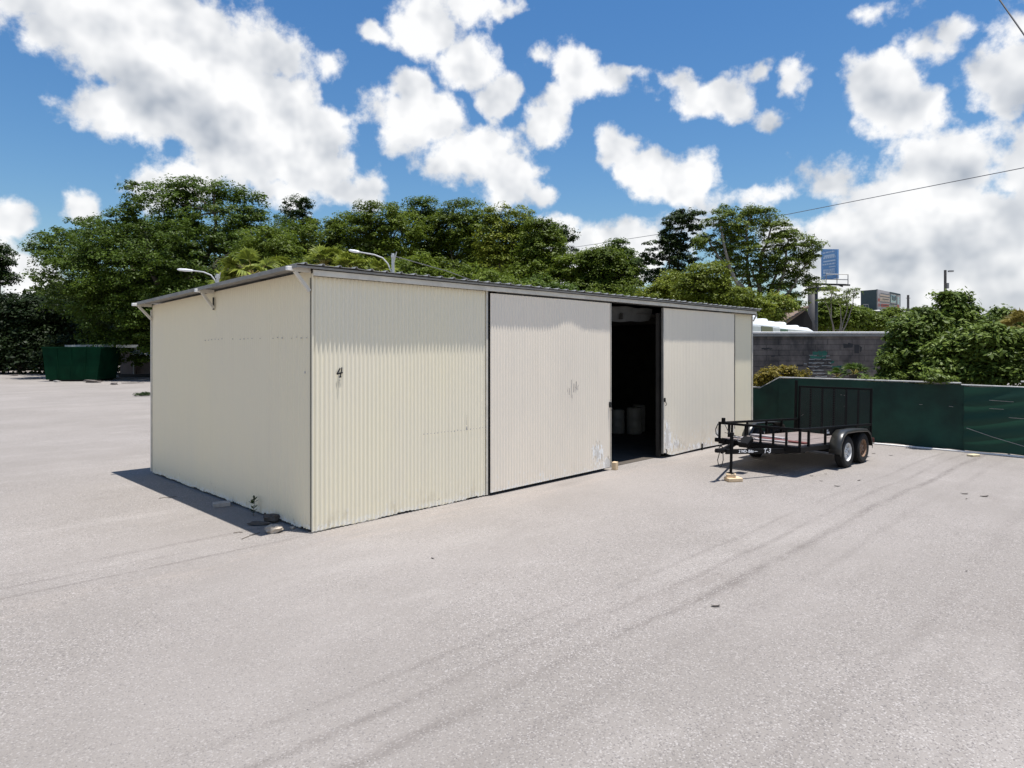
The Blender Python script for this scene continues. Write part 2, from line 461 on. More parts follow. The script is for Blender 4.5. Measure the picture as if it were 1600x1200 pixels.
M['block_tan'] = nmat('tan_board', (.58, .50, .33), .85, var=.2, vscale=9)
M['rock'] = nmat('pale_rubble', (.42, .36, .29), .95, var=.4, vscale=9, bump=.8, bscale=18)
M['rock_dark'] = nmat('dark_rubble', (.09, .075, .062), .95, var=.4, vscale=9, bump=.8, bscale=18)
M['brick'] = nmat('grey_brick', (.40, .36, .32), .9, var=.2, vscale=10, bump=.4)
M['debris'] = nmat('broken_board', (.20, .17, .15), .9, var=.5, vscale=2)
M['debris_pale'] = nmat('pale_board', (.45, .42, .39), .9, var=.3, vscale=3)
M['dead'] = nmat('dead_leaf', (.045, .035, .028), .9)
M['dumpster'] = nmat('dumpster_green', (.002, .026, .011), .85, var=.35, vscale=.8, spec=.1)
M['dump_rim'] = nmat('dumpster_pale_rim', (.40, .40, .36), .6, var=.25, vscale=2)
M['screen'] = nmat('green_privacy_screen', (.0050, .0330, .0215), .85, var=.5, vscale=.9)
M['pipe'] = nmat('galvanised_pipe', (.40, .39, .37), .55, metal=.2, var=.2, vscale=4)
M['curb'] = nmat('pale_strip', (.78, .76, .73), .8, var=.1, vscale=4)
M['bark'] = nmat('grey_brown_bark', (.14, .115, .09), .9, var=.35, vscale=3, bump=.5, bscale=12, stretch=(1, 1, .3))
M['bark_dark'] = nmat('dark_bark', (.035, .03, .025), .9, var=.35, vscale=3, bump=.5, bscale=12, stretch=(1, 1, .3))
M['bark_pale'] = nmat('pale_bark', (.23, .20, .165), .9, var=.35, vscale=3, bump=.5, bscale=12, stretch=(1, 1, .3))
M['galv'] = nmat('lamp_post_metal', (.55, .55, .54), .45, metal=.35, var=.1)
M['lamp_head'] = nmat('lamp_head_white', (.80, .81, .82), .4)
M['wire'] = nmat('black_wire', (.05, .05, .055), .6)
M['wire_pale'] = nmat('grey_wire', (.20, .20, .21), .6)
M['rv'] = nmat('white_fibreglass', (.82, .83, .83), .35, var=.04)
M['rv_side'] = nmat('pale_green_grey_panel', (.50, .53, .49), .45, var=.1)
M['glass'] = nmat('tinted_window', (.02, .035, .03), .12)
M['rv_green'] = nmat('green_stripe', (.05, .12, .06), .5)
M['thatch'] = nmat('brown_shingle_roof', (.22, .16, .125), .9, var=.35, vscale=3, stretch=(1, 6, 1), bump=.4)
M['dark_wood'] = nmat('dark_gable', (.012, .011, .010), .9)
M['bb_steel'] = nmat('dark_billboard_steel', (.045, .042, .040), .6, var=.25)
M['bb_post'] = nmat('grey_billboard_column', (.055, .053, .052), .6, var=.2, vscale=.8)
M['bb_blue'] = nmat('blue_poster', (.16, .36, .66), .5, var=.08, vscale=.5)
M['bb_light'] = nmat('pale_lettering', (.62, .74, .88), .5)
M['bb_pale'] = nmat('pale_poster', (.52, .48, .46), .6, var=.1, vscale=1)
M['bb_red'] = nmat('red_print', (.45, .13, .10), .6)
M['bb_tan'] = nmat('tan_print', (.62, .48, .36), .6)
M['bb_mint'] = nmat('mint_print', (.50, .62, .56), .6)
M['bb_dark'] = nmat('dark_print', (.06, .085, .085), .6)
M['pole'] = nmat('utility_pole_wood', (.10, .09, .08), .9, var=.2)
M['plastic'] = nmat('white_plastic_drum', (.34, .34, .32), .45, var=.1)
M['tarp'] = nmat('grey_plastic_sheet', (.04, .04, .038), .6, var=.3, vscale=3)
M['shack_wall'] = nmat('pinkish_grey_boards', (.20, .165, .155), .85, var=.15)
M['shack_roof'] = nmat('pale_sheet_roof', (.55, .54, .50), .7, var=.2)
M['graf_green'] = nmat('green_spray_paint', (.02, .13, .09), .6, var=.3, vscale=4)
M['graf_white'] = nmat('white_spray_paint', (.34, .36, .35), .6, var=.3, vscale=6)
M['graf_black'] = nmat('black_spray_paint', (.025, .024, .026), .6)

M['leaf_oak'] = leaf_mat('oak_leaves', (0.0286, 0.0500, 0.0066), (0.1050, 0.1600, 0.0198), (0.1680, 0.2300, 0.0330), trans=.38, scale=.30)
M['leaf_mid'] = leaf_mat('mid_leaves', (0.0437, 0.0680, 0.0066), (0.1596, 0.2150, 0.0220), (0.2184, 0.2700, 0.0385), trans=.40, scale=.25)
M['leaf_olive'] = leaf_mat('olive_leaves', (0.0566, 0.0811, 0.0077), (0.2123, 0.2515, 0.0242), (0.2831, 0.2758, 0.0330), scale=.3)
M['leaf_dark'] = leaf_mat('dark_leaves', (0.0124, 0.0253, 0.0074), (0.0559, 0.0897, 0.0184), scale=.3)
M['leaf_live'] = leaf_mat('live_oak_leaves', (0.0496, 0.0758, 0.0129), (0.1984, 0.2559, 0.0333), (0.3142, 0.2843, 0.0578), scale=.45)
M['leaf_shrub'] = leaf_mat('shrub_leaves', (0.0370, 0.0620, 0.0099), (0.1680, 0.2300, 0.0374), (0.3024, 0.3700, 0.1210), scale=.8)
M['leaf_yellow'] = leaf_mat('yellow_vine_leaves', (0.0648, 0.0650, 0.0080), (0.2592, 0.2000, 0.0280), (0.3240, 0.1700, 0.0400), scale=1.2)
M['leaf_palm'] = leaf_mat('palm_leaves', (0.0810, 0.1170, 0.0134), (0.2672, 0.3042, 0.0432), (0.4213, 0.4212, 0.0864), scale=.8)
M['leaf_tan'] = leaf_mat('straw_palm', (0.1188, 0.1000, 0.0240), (0.3240, 0.2700, 0.0720), (0.4104, 0.3200, 0.1120), scale=.8)
M['wood_mass'] = leaf_mat('far_leaves', (0.0197, 0.0338, 0.0073), (0.0842, 0.1105, 0.0187), scale=.15)
M['leaf_shade'] = leaf_mat('shade_dark_leaves', (.006, .012, .004), (.026, .045, .012), scale=.3)  # shade under the canopy is put into this near-black leaf colour
M['fern'] = leaf_mat('fern_green', (0.0324, 0.0600, 0.0096), (0.1080, 0.1700, 0.0280), (0.2160, 0.2600, 0.0720), scale=1.5)


def ground_mat():
    m = bpy.data.materials.new('crushed_limestone_yard'); m.use_nodes = True
    nt = m.node_tree; N, L = nt.nodes, nt.links
    b = N['Principled BSDF']; b.inputs['Roughness'].default_value = .92; b.inputs['Specular IOR Level'].default_value = .15
    tc = N.new('ShaderNodeTexCoord'); O = tc.outputs['Object']
    def noise(scale, detail=5, rough=.6, stretch=(1, 1, 1), off=(0, 0, 0), dist=0):
        mp = N.new('ShaderNodeMapping'); mp.inputs['Scale'].default_value = stretch; mp.inputs['Location'].default_value = off
        L.new(O, mp.inputs[0])
        n = N.new('ShaderNodeTexNoise'); n.inputs['Scale'].default_value = scale; n.inputs['Detail'].default_value = detail
        n.inputs['Roughness'].default_value = rough; n.inputs['Distortion'].default_value = dist
        L.new(mp.outputs[0], n.inputs['Vector']); return n.outputs['Fac']
    def mrange(v, a, c, lo=0., hi=1., smooth=True):
        r = N.new('ShaderNodeMapRange')
        if smooth: r.interpolation_type = 'SMOOTHSTEP'
        r.inputs['From Min'].default_value = a; r.inputs['From Max'].default_value = c; r.inputs['To Min'].default_value = lo; r.inputs['To Max'].default_value = hi
        L.new(v, r.inputs['Value']); return r.outputs[0]
    def mth(op, a, c=None, d=None, clamp=False):
        x = N.new('ShaderNodeMath'); x.operation = op; x.use_clamp = clamp
        for i, v in enumerate((a, c, d)):
            if v is None: continue
            if isinstance(v, (int, float)): x.inputs[i].default_value = v
            else: L.new(v, x.inputs[i])
        return x.outputs[0]
    def mixc(f, a, c):
        x = N.new('ShaderNodeMix'); x.data_type = 'RGBA'; L.new(f, x.inputs['Factor'])
        for k, v in (('A', a), ('B', c)):
            if isinstance(v, tuple): x.inputs[k].default_value = (*v, 1)
            else: L.new(v, x.inputs[k])
        return x.outputs['Result']
    sep = N.new('ShaderNodeSeparateXYZ'); L.new(O, sep.inputs[0])
    lx, ly = sep.outputs[0], sep.outputs[1]
    base = mixc(mrange(noise(.22, 6, .62), .35, .68), (.250, .2265, .203), (.296, .2685, .244))
    base = mixc(mth('MULTIPLY', mrange(noise(.45, 6, .68, (.45, 1.2, 1), (3, 9, 0)), .49, .70), .75), base, (.335, .306, .279))
    base = mixc(mth('MULTIPLY', mrange(noise(.8, 6, .7, (.5, 1, 1), (13, 2, 0)), .56, .76), .40), base, (.185, .160, .140))
    # wheel tracks parallel to the shed front
    tr = None
    wob = mth('MULTIPLY', mth('SUBTRACT', noise(.16, 2, .5, (1, .2, 1), (7, 1, 0)), .5), .5)
    ybent = mth('ADD', ly, wob)
    sl = mth('MULTIPLY_ADD', lx, .022, ybent)
    brk = mth('MULTIPLY', mrange(noise(.6, 6, .75, (.6, 2.2, 1), (2, 2, 5)), .36, .62, .12, 1), mrange(noise(7.0, 5, .8, (.7, 1.6, 1), (1, 8, 5)), .34, .60, .35, 1))
    for (y0, wd, s) in ((-4.28, .10, .55), (-4.68, .12, .6), (-5.08, .16, .95), (-5.6, .16, .35), (-6.9, .22, .30), (-7.7, .3, .35)):
        d = mth('ABSOLUTE', mth('SUBTRACT', sl, y0))
        t = mrange(d, wd * .72, 0.0, 0, s)
        tr = t if tr is None else mth('MAXIMUM', tr, t)
    lm = mrange(lx, .4, -.6)
    for (y0, wd, s) in ((-.05, .055, 1.0), (.32, .08, .5), (.78, .10, .55)):
        d = mth('ABSOLUTE', mth('SUBTRACT', mth('MULTIPLY_ADD', lx, .02, mth('MULTIPLY_ADD', wob, .4, ly)), y0))
        t = mth('MULTIPLY', mrange(d, wd, 0.0, 0, s), lm)
        tr = mth('MAXIMUM', tr, t)
    base = mixc(mth('MULTIPLY', mth('MULTIPLY', tr, brk), .80), base, (.125, .108, .095))
    # sandy strip along the foot of the shed front
    fr = mth('MULTIPLY', mrange(mth('ABSOLUTE', mth('ADD', ly, .45)), .6, 0.0), mrange(noise(1.6, 5, .7, (.4, 2, 1)), .42, .62, 0, .45))
    base = mixc(fr, base, (.34, .295, .255))
    # gravel grain
    vo = N.new('ShaderNodeTexVoronoi'); vo.inputs['Scale'].default_value = 84; vo.inputs['Randomness'].default_value = 1
    L.new(O, vo.inputs['Vector'])
    grain = mrange(noise(70, 4, .75), .3, .7)
    sepc = N.new('ShaderNodeSeparateColor'); L.new(vo.outputs['Color'], sepc.inputs[0])
    rough_zone = mrange(noise(.35, 4, .6, (.6, 1, 1), (5, 5, 2)), .35, .62, .45, 1)
    dk = mth('MULTIPLY', mth('GREATER_THAN', sepc.outputs[0], .86), rough_zone)
    lt = mth('MULTIPLY', mth('GREATER_THAN', sepc.outputs[1], .88), rough_zone)
    base = mixc(mth('MULTIPLY', dk, .60), base, (.12, .11, .105))
    base = mixc(mth('MULTIPLY', lt, .34), base, (.62, .58, .55))
    base = mixc(mth('MULTIPLY', grain, .30), base, (.17, .15, .145))
    L.new(base, b.inputs['Base Color'])
    hgt = mth('ADD', mth('MULTIPLY', vo.outputs['Distance'], -1.0), mth('MULTIPLY', grain, .6))
    bp = N.new('ShaderNodeBump'); bp.inputs['Strength'].default_value = .55; bp.inputs['Distance'].default_value = .006
    L.new(hgt, bp.inputs['Height'])
    bp2 = N.new('ShaderNodeBump'); bp2.inputs['Strength'].default_value = .35; bp2.inputs['Distance'].default_value = .06
    L.new(mth('MULTIPLY_ADD', tr, -.25, noise(.9, 4, .6)), bp2.inputs['Height']); L.new(bp2.outputs[0], bp.inputs['Normal'])
    L.new(bp.outputs[0], b.inputs['Normal'])
    return m


M['ground'] = ground_mat()


def wallblock_mat():
    m = bpy.data.materials.new('stained_concrete_block'); m.use_nodes = True
    nt = m.node_tree; N, L = nt.nodes, nt.links
    b = N['Principled BSDF']; b.inputs['Roughness'].default_value = .9
    tc = N.new('ShaderNodeTexCoord')
    br = N.new('ShaderNodeTexBrick'); br.inputs['Scale'].default_value = 1.0
    br.inputs['Color1'].default_value = (.20, .175, .158, 1); br.inputs['Color2'].default_value = (.14, .124, .114, 1); br.inputs['Mortar'].default_value = (.09, .08, .075, 1)
    br.inputs['Mortar Size'].default_value = .012; br.inputs['Brick Width'].default_value = .9; br.inputs['Row Height'].default_value = .2
    mp = N.new('ShaderNodeMapping'); mp.inputs['Rotation'].default_value = (R(90), 0, 0)
    L.new(tc.outputs['Object'], mp.inputs[0]); L.new(mp.outputs[0], br.inputs['Vector'])
    n = N.new('ShaderNodeTexNoise'); n.inputs['Scale'].default_value = .9; n.inputs['Detail'].default_value = 6; n.inputs['Roughness'].default_value = .7
    mp2 = N.new('ShaderNodeMapping'); mp2.inputs['Scale'].default_value = (1, 1, .55); L.new(tc.outputs['Object'], mp2.inputs[0]); L.new(mp2.outputs[0], n.inputs['Vector'])
    mr = N.new('ShaderNodeMapRange'); mr.inputs['From Min'].default_value = .38; mr.inputs['From Max'].default_value = .62; L.new(n.outputs['Fac'], mr.inputs['Value'])
    mx = N.new('ShaderNodeMix'); mx.data_type = 'RGBA'; mx.blend_type = 'MULTIPLY'
    mx.inputs['Factor'].default_value = 1
    rp = N.new('ShaderNodeMix'); rp.data_type = 'RGBA'; rp.inputs['A'].default_value = (.35, .35, .36, 1); rp.inputs['B'].default_value = (1.25, 1.2, 1.15, 1)
    L.new(mr.outputs[0], rp.inputs['Factor'])
    L.new(br.outputs['Color'], mx.inputs['A']); L.new(rp.outputs['Result'], mx.inputs['B'])
    L.new(mx.outputs['Result'], b.inputs['Base Color'])
    return m


M['blockwall'] = wallblock_mat()


def sheer_mat():
    """Thin sagging part of the green screen: a loose weave that lets a little through."""
    m = bpy.data.materials.new('thin_green_screen'); m.use_nodes = True
    nt = m.node_tree; N, L = nt.nodes, nt.links
    b = N['Principled BSDF']; b.inputs['Roughness'].default_value = .6
    b.inputs['Base Color'].default_value = (.009, .050, .034, 1)
    tr = N.new('ShaderNodeBsdfTransparent'); tl = N.new('ShaderNodeBsdfTranslucent'); tl.inputs[0].default_value = (.012, .07, .045, 1)
    mx = N.new('ShaderNodeMixShader'); mx.inputs[0].default_value = .4
    L.new(b.outputs[0], mx.inputs[1]); L.new(tl.outputs[0], mx.inputs[2])
    m2 = N.new('ShaderNodeMixShader'); m2.inputs[0].default_value = .0
    L.new(mx.outputs[0], m2.inputs[1]); L.new(tr.outputs[0], m2.inputs[2])
    L.new(m2.outputs[0], N['Material Output'].inputs[0])
    return m


M['sheer'] = sheer_mat()

# ------------------------------------------------------------------ setting: ground
U = Vector((.698, .716, 0)).normalized()
YAW = math.atan2(U.y, U.x)
ORG = Vector((-2.84, 9.50, 0))
BACK = Vector((-U.y, U.x, 0))


def B2W(x, y, z=0.0):
    return ORG + U * x + BACK * y + Vector((0, 0, z))


g = MB()
xs = [-900, -300, -120, -60, -30, -15, 0, 15, 30, 60, 120, 300, 900]
g.grid(12, 12, lambda u, v: (xs[round(u * 12)], xs[round(v * 12)], 0))
gr = g.build('ground', M['ground']); gr.location = ORG; gr.rotation_euler = (0, 0, YAW)
tag(gr, kind='structure')


def gravel():
    n = 6000
    d = 3.2 * (14.0 / 3.2) ** rng.random(n)
    ang = (rng.random(n) - .5) * R(84)
    x = d * np.sin(ang); y = d * np.cos(ang)
    r = .003 + .0040 * rng.random(n) ** 3
    base = np.array([[1, 0, 0], [0, 1, 0], [-1, 0, 0], [0, -1, 0], [0, 0, .8]], float)
    V = []; Fc = []
    th = rng.random(n) * 6.28
    for i in range(n):
        c, s = math.cos(th[i]), math.sin(th[i])
        P_ = B2L = None
        # keep clear of the shed
        rel = Vector((x[i], y[i], 0)) - ORG
        if rel.dot(U) > -.05 and rel.dot(BACK) > -.1: continue
        k = len(V)
        for b_ in base:
            bx, by = b_[0] * 1.2, b_[1] * .8
            V.append((x[i] + (bx * c - by * s) * r[i], y[i] + (bx * s + by * c) * r[i], .001 + b_[2] * r[i]))
        for q in range(4): Fc.append((k + q, k + (q + 1) % 4, k + 4))
    me = bpy.data.meshes.new('gravel'); me.from_pydata(V, [], Fc)
    me.materials.append(M['gravel'])
    o = bpy.data.objects.new('gravel', me); COL.objects.link(o)
    tag(o, 'loose grey and white gravel scattered over the yard', 'gravel', kind='stuff')


M['gravel'] = leaf_mat('gravel_stone', (.14, .13, .125), (.36, .33, .315), (.50, .47, .45), trans=0.0, scale=3)
gravel()


# ------------------------------------------------------------------ the shed
def make_shed():
    root = empty('metal_shed', ORG, YAW, 'long cream corrugated metal shed with sliding doors and number 4 painted at its left', 'shed')
    PITCH, AMP = .073, .0120
    LEN, DEP, HF = 14.2, 6.6, 3.65
    def roofz(y): return 3.785 - .029 * (y + .155)
    def corr_x(x0, x1, z0, z1, y0, amp=AMP, bulge=None, zb=None, nz=14):
        nu = max(4, int((x1 - x0) / PITCH * 8))
        mb = MB()
        def fn(u, v):
            x = x0 + (x1 - x0) * u
            zz0 = z0 if zb is None else zb(x)
            z = zz0 + (z1 - zz0) * v
            y = y0 - amp * (math.cos(2 * math.pi * x / PITCH)) - (bulge(x, z) if bulge else 0)
            return (x, y, z)
        mb.grid(nu, nz, fn)
        return mb
    def jag(s):
        r = random.Random(s)
        tbl = [r.random() for _ in range(4000)]
        def f(x):
            i = int((x + 20) / .037) % 4000; j = int((x + 20) / .29) % 4000
            return .006 + .012 * tbl[i] + .022 * tbl[j] ** 2
        return f
    def dent(seed, k=5, amp=.010):
        r = random.Random(seed)
        cs = [(r.uniform(0, 14.2), r.uniform(.3, 3.4), r.uniform(.3, .9), r.uniform(-amp, amp)) for _ in range(k * 4)]
        return lambda x, z: sum(a * math.exp(-((x - cx) ** 2 + (z - cz) ** 2) / s ** 2) for cx, cz, s, a in cs)
    # front wall, fixed left bay
    d0 = dent(3, 5, .006)
    o = corr_x(0.03, 3.43, 0, HF, 0, bulge=d0, zb=jag(1)).build('wall_panel', M['wall_front'], root, smooth=True)
    tag(o, 'cream corrugated front panel at the left of the doors')
    # right fixed bay stands a little proud
    o = corr_x(12.98, 14.2, 0, HF, .055, bulge=dent(8, 3, .004), zb=jag(2)).build('wall_panel', M['wall_front'], root, smooth=True)
    tag(o, 'narrow cream panel at the right end')
    # side, back and far end walls
    def side(xw, s0, s1, flip, seed):
        mb = MB(); nu = int((s1 - s0) / PITCH * 8); jg = jag(seed)
        def fn(u, v):
            y = s0 + (s1 - s0) * u
            zb = jg(y) + .012; zt = roofz(y) - .05
            z = zb + (zt - zb) * v
            return (xw + flip * AMP * .8 * math.cos(2 * math.pi * y / PITCH), y, z)
        mb.grid(nu, 8, fn); return mb
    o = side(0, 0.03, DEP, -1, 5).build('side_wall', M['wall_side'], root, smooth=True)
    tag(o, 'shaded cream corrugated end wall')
    side(LEN, 0.06, DEP, 1, 6).build('side_wall', M['wall_side'], root, smooth=True)
    mb = MB(); nu = int(LEN / PITCH * 6)
    mb.grid(nu, 2, lambda u, v: (LEN * u, DEP + AMP * math.cos(2 * math.pi * LEN * u / PITCH), .02 + (roofz(DEP) - .07) * v))
    mb.build('back_wall', M['wall_side'], root, smooth=True)
    # dark lining added inside to keep the open doorway black, and frame
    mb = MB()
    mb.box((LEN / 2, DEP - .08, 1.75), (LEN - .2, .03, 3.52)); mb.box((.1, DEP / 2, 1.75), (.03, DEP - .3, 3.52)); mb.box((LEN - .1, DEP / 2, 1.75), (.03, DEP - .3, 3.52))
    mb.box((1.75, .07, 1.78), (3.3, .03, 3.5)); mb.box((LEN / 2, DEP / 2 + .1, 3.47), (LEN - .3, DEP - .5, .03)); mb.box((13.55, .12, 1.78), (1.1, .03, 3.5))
    mb.build('blackout_lining', M['blackout_lining'], root)
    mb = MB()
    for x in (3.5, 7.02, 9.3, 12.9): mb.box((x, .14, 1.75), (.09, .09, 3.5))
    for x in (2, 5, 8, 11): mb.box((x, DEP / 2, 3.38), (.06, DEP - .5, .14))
    mb.build('frame', M['blackout_lining'], root)
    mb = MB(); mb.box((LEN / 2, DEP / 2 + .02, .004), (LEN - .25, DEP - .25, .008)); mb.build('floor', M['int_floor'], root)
    # corner trims
    mb = MB(); mb.box((.008, -.008, HF / 2 + .03), (.022, .03, HF + .02), bev=.004); mb.build('corner_trim', M['wall_front'], root)
    mb = MB(); mb.box((-.013, .010, HF / 2), (.006, .010, HF - .05)); mb.build('corner_seam', M['trim_dark'], root)
    mb = MB(); mb.box((LEN + .02, .04, HF / 2 + .02), (.05, .04, HF), bev=.004); mb.build('corner_trim', M['trim'], root)
    mb = MB(); mb.box((-.012, DEP + .01, 1.75), (.045, .04, 3.4), bev=.004); mb.build('corner_trim', M['trim'], root)
    mb = MB(); mb.box((3.450, -.012, HF / 2), (.014, .03, HF - .02)); mb.build('door_seam', M['trim_dark'], root)
    mb = MB(); mb.box((3.412, -.014, HF / 2 + .02), (.04, .02, HF), bev=.003); mb.build('door_jamb', M['trim'], root)
    # header board, gap, fascia
    mb = MB(); 
    for (a, b_, dz) in ((-.025, 4.6, 0), (4.604, 9.8, .002), (9.804, LEN + .03, -.001)):
        mb.box(((a + b_) / 2, -.085, 3.69 + dz), (b_ - a, .03, .082), bev=.003)
    mb.build('header_board', M['trim'], root)
    mb = MB(); mb.box((LEN / 2 + .06, -.06, 3.735), (LEN - .12, .06, .03)); mb.box((LEN / 2, -.122, 3.7775), (LEN + .3, .02, .010)); mb.box((8.9, -.045, 3.64), (10.6, .05, .022)); mb.build('track_and_eave_shadow', M['trim_dark'], root)  # besides the track, a dark strip stands in for the roof edge's shadow
    mb = MB()
    for (a, b_, dz) in ((-.30, 6.95, 0), (6.952, LEN + .18, .003)):
        mb.box(((a + b_) / 2, -.13, 3.755 + dz), (b_ - a, .022, .030), bev=.002)
    mb.build('fascia', M['fascia'], root)
    # roof sheets with ribs
    mb = MB()
    RIB = .27
    prof = [(0, 0), (.10, 0), (.115, .024), (.145, .024), (.16, 0)]
    xs_ = []
    x = -.31
    while x < LEN + .22:
        for dx, dz in prof:
            if x + dx < LEN + .25: xs_.append((x + dx, dz))
        x += RIB
    ys = [-.155 - .012, 1.5, 3.3, 5.0, DEP + .31]
    rr = random.Random(4)
    lift = [rr.uniform(0, .010) for _ in xs_]
    vs = []
    for j, y in enumerate(ys):
        for i, (xx, dz) in enumerate(xs_):
            vs.append((xx, y, roofz(y) + dz + .004 + (lift[i // 5 * 5] if j == 0 else 0)))
    n = len(xs_)
    fs = [(j * n + i, j * n + i + 1, (j + 1) * n + i + 1, (j + 1) * n + i) for j in range(len(ys) - 1) for i in range(n - 1)]
    mb.add(vs, fs)
    o = mb.build('roof', M['roof'], root)
    so = o.modifiers.new('thick', 'SOLIDIFY'); so.thickness = .007; so.offset = -1
    # verge board along the left end
    mb = MB(); mb.bar((-.305, -.14, roofz(-.14) - .028), (-.305, DEP + .3, roofz(DEP + .3) - .028), .02, .05); mb.build('verge_board', M['fascia'], root)
    mb = MB()
    mb.grid(20, 1, lambda u, v: (-.29 + .29 * v, -.12 + (DEP + .4) * u, roofz(-.12 + (DEP + .4) * u) - .012 - .0 * v)); mb.build('soffit', M['fascia'], root)
    # outriggers
    for i, (y, e) in enumerate(((.0, .40), (3.35, .37), (DEP - .03, .42))):
        z = roofz(y) - .085
        mb = MB(); mb.bar((-e + .1, y, z + .03), (-.03, y, z + .03), .045, .06); mb.build('outrigger', M['trim'], root)
        mb = MB(); mb.box((-e + .06, y, z + .034), (.085, .055, .055), bev=.005); mb.build('outrigger_end', M['white_end'], root)
        mb = MB(); mb.bar((-e + .14, y, z + .005), (-.035, y, z - .26), .04, .045); mb.build('brace', M['trim'], root)
    mb = MB(); mb.box((-.035, 3.35, 3.42), (.02, .03, .22)); mb.build('brace_strap', M['trim_dark'], root)
    # small stray bracket at the right eave
    mb = MB()
    mb.bar((LEN + .03, .0, 3.45), (LEN + .14, -.05, 3.66), .035, .03); mb.build('eave_bracket', M['trim'], root)
    mb = MB(); mb.box((LEN + .2, .3, 3.62), (.10, .14, .22), bev=.01); mb.build('eave_box', M['fascia'], root)
    # nail lines
    rr = random.Random(9); mb = MB()
    y = .12
    while y < 3.9:
        if rr.random() < .62:
            s_ = rr.uniform(.008, .017); mb = MB(); mb.box((-.016, y, 2.785 + rr.uniform(-.012, .012)), (.008, s_ * rr.uniform(.8, 2.2), s_)); mb.build('nail_head', M['scrape'], root)
        y += .146 * (1 if rr.random() < .8 else 2)
    mb = MB(); mb.box((-.016, .16, 2.28), (.008, .02, .03)); mb.build('nail_head', M['scrape'], root)
    mb = MB(); x = 2.0
    while x < 3.4:
        s_ = rr.uniform(.007, .013); mb = MB(); mb.box((x, -.012, 1.225 + rr.uniform(-.006, .006)), (s_, .008, s_ * 1.6)); mb.build('nail_head', M['scrape'], root); x += .073
    mb = MB(); mb.box((2.93, -.013, 1.25), (.02, .008, .06)); mb.build('nail_head', M['scrape'], root)
    mb = MB(); mb.tube([(2.93, -.0125, 1.30), (2.925, -.0125, 1.40), (2.935, -.0125, 1.48)], .0035, 4); mb.build('crack', M['ink_faint'], root)
    # number 4
    mb = MB()
    Q = lambda a, b_: (.44 + a * .78, -.0165, 2.27 + b_ * .82)
    for a, b_, w in (((.012, .078), (-.058, -.022), .020), ((-.060, -.026), (.064, .002), .022), ((.046, .092), (.012, -.088), .026), ((-.014, -.08), (.034, -.078), .016)):
        mb.bar(Q(*a), Q(*b_), .004, w)
    mb.build('number_marking', M['ink'], root)
    mb = MB()
    for a, b_, w in (((-.01, -.12), (-.02, -.19), .014), ((-.02, -.19), (-.012, -.27), .010), ((-.03, -.13), (.02, -.14), .010)):
        mb.bar(Q(*a), Q(*b_), .003, w)
    mb.build('smudge', M['ink_faint'], root)
    # doors
    def door(x0, x1, y0, mat, seed, bulge, label, zb, amp):
        dn = dent(seed, 4, .006)
        f = lambda x, z: bulge(x, z) + dn(x, z)
        o = corr_x(x0, x1, 0, 3.615, y0, amp=amp, bulge=f, zb=zb, nz=24).build('sliding_door', mat, root, smooth=True)
        tag(o, label)
        so = o.modifiers.new('thick', 'SOLIDIFY'); so.thickness = .006; so.offset = 1
        es = o.modifiers.new('crisp', 'EDGE_SPLIT'); es.split_angle = R(60)
        return o
    def b1(x, z):   # a bulge where the first door was pushed outwards
        k = max(0.0, min(1.0, z / 3.0))
        return .022 * math.exp(-((x - 5.62) / .36) ** 2) * math.exp(-((z - 3.0) / 1.6) ** 2)
    o = door(3.47, 7.06, -.048, M['door'], 21, b1, 'greyish white sliding door with scraped paint', lambda x: .055 + .012 * (x - 3.47) / 3.6, .0065)
    for zc, h_ in ((1.45, .05),):
        mb = MB(); mb.box((7.03, -.075, 1.42), (.05, .035, .12), bev=.006); mb.tube([(7.03, -.10, 1.38), (7.05, -.12, 1.33), (7.03, -.10, 1.30)], .008, 6); mb.build('latch', M['black'], o)
    mb = MB(); mb.box((7.075, -.045, 1.84), (.014, .05, 3.55)); mb.build('edge_strip', M['trim'], o)
    mb = MB(); r2 = random.Random(5)
    for (dx, z0, z1) in ((-.28, 1.86, 1.98), (-.22, 1.80, 1.93), (-.15, 1.74, 2.10), (-.12, 1.72, 1.80), (-.06, 1.84, 2.02), (-.02, 1.86, 2.0), (.03, 1.90, 2.06), (.07, 1.88, 1.97), (.0, 1.93, 1.95)):
        mb.bar((5.85 + dx * .9, -.063, z0 - .1), (5.85 + dx * .9 + .012, -.063, z1 - .1), .003, .014)
    mb.bar((5.83, -.063, 1.76), (5.96, -.063, 1.88), .003, .010)
    mb.build('scratches', M['scrape'], o)
    def zb2(x):
        t = (x - 9.24) / 3.7
        return .16 * math.exp(-(t / .06) ** 2) * .6 + .035 + .02 * math.exp(-((t - .5) / .3) ** 2)
    def b2(x, z): return .010 + .02 * math.exp(-((x - 9.5) / .5) ** 2) * math.exp(-(z / .8) ** 2)
    o = door(9.24, 12.97, -.012, M['door2'], 33, b2, 'cream sliding door with torn lower corner', zb2, .0055)
    mb = MB(); mb.box((9.225, -.022, 1.86), (.022, .05, 3.5)); mb.build('edge_strip', M['fascia'], o)
    mb = MB(); mb.box((9.28, -.05, 1.40), (.05, .03, .10), bev=.006); mb.tube([(9.28, -.07, 1.36), (9.31, -.085, 1.30), (9.28, -.07, 1.26)], .008, 6); mb.build('latch', M['black'], o)
    mb = MB(); mb.box((11.1, -.05, .07), (.04, .03, .20), bev=.004); mb.build('floor_bolt', M['black'], o)
    mb = MB(); mb.tube([(9.3, -.075, .22), (9.32, -.085, .15), (9.29, -.075, .10)], .012, 6); mb.build('hook', M['black'], o)
    mb = MB(); mb.box((12.975, -.03, 2.0), (.012, .016, 3.2)); mb.build('edge_strip', M['ink'], o)
    # sagging plastic behind the head of the opening
    mb = MB()
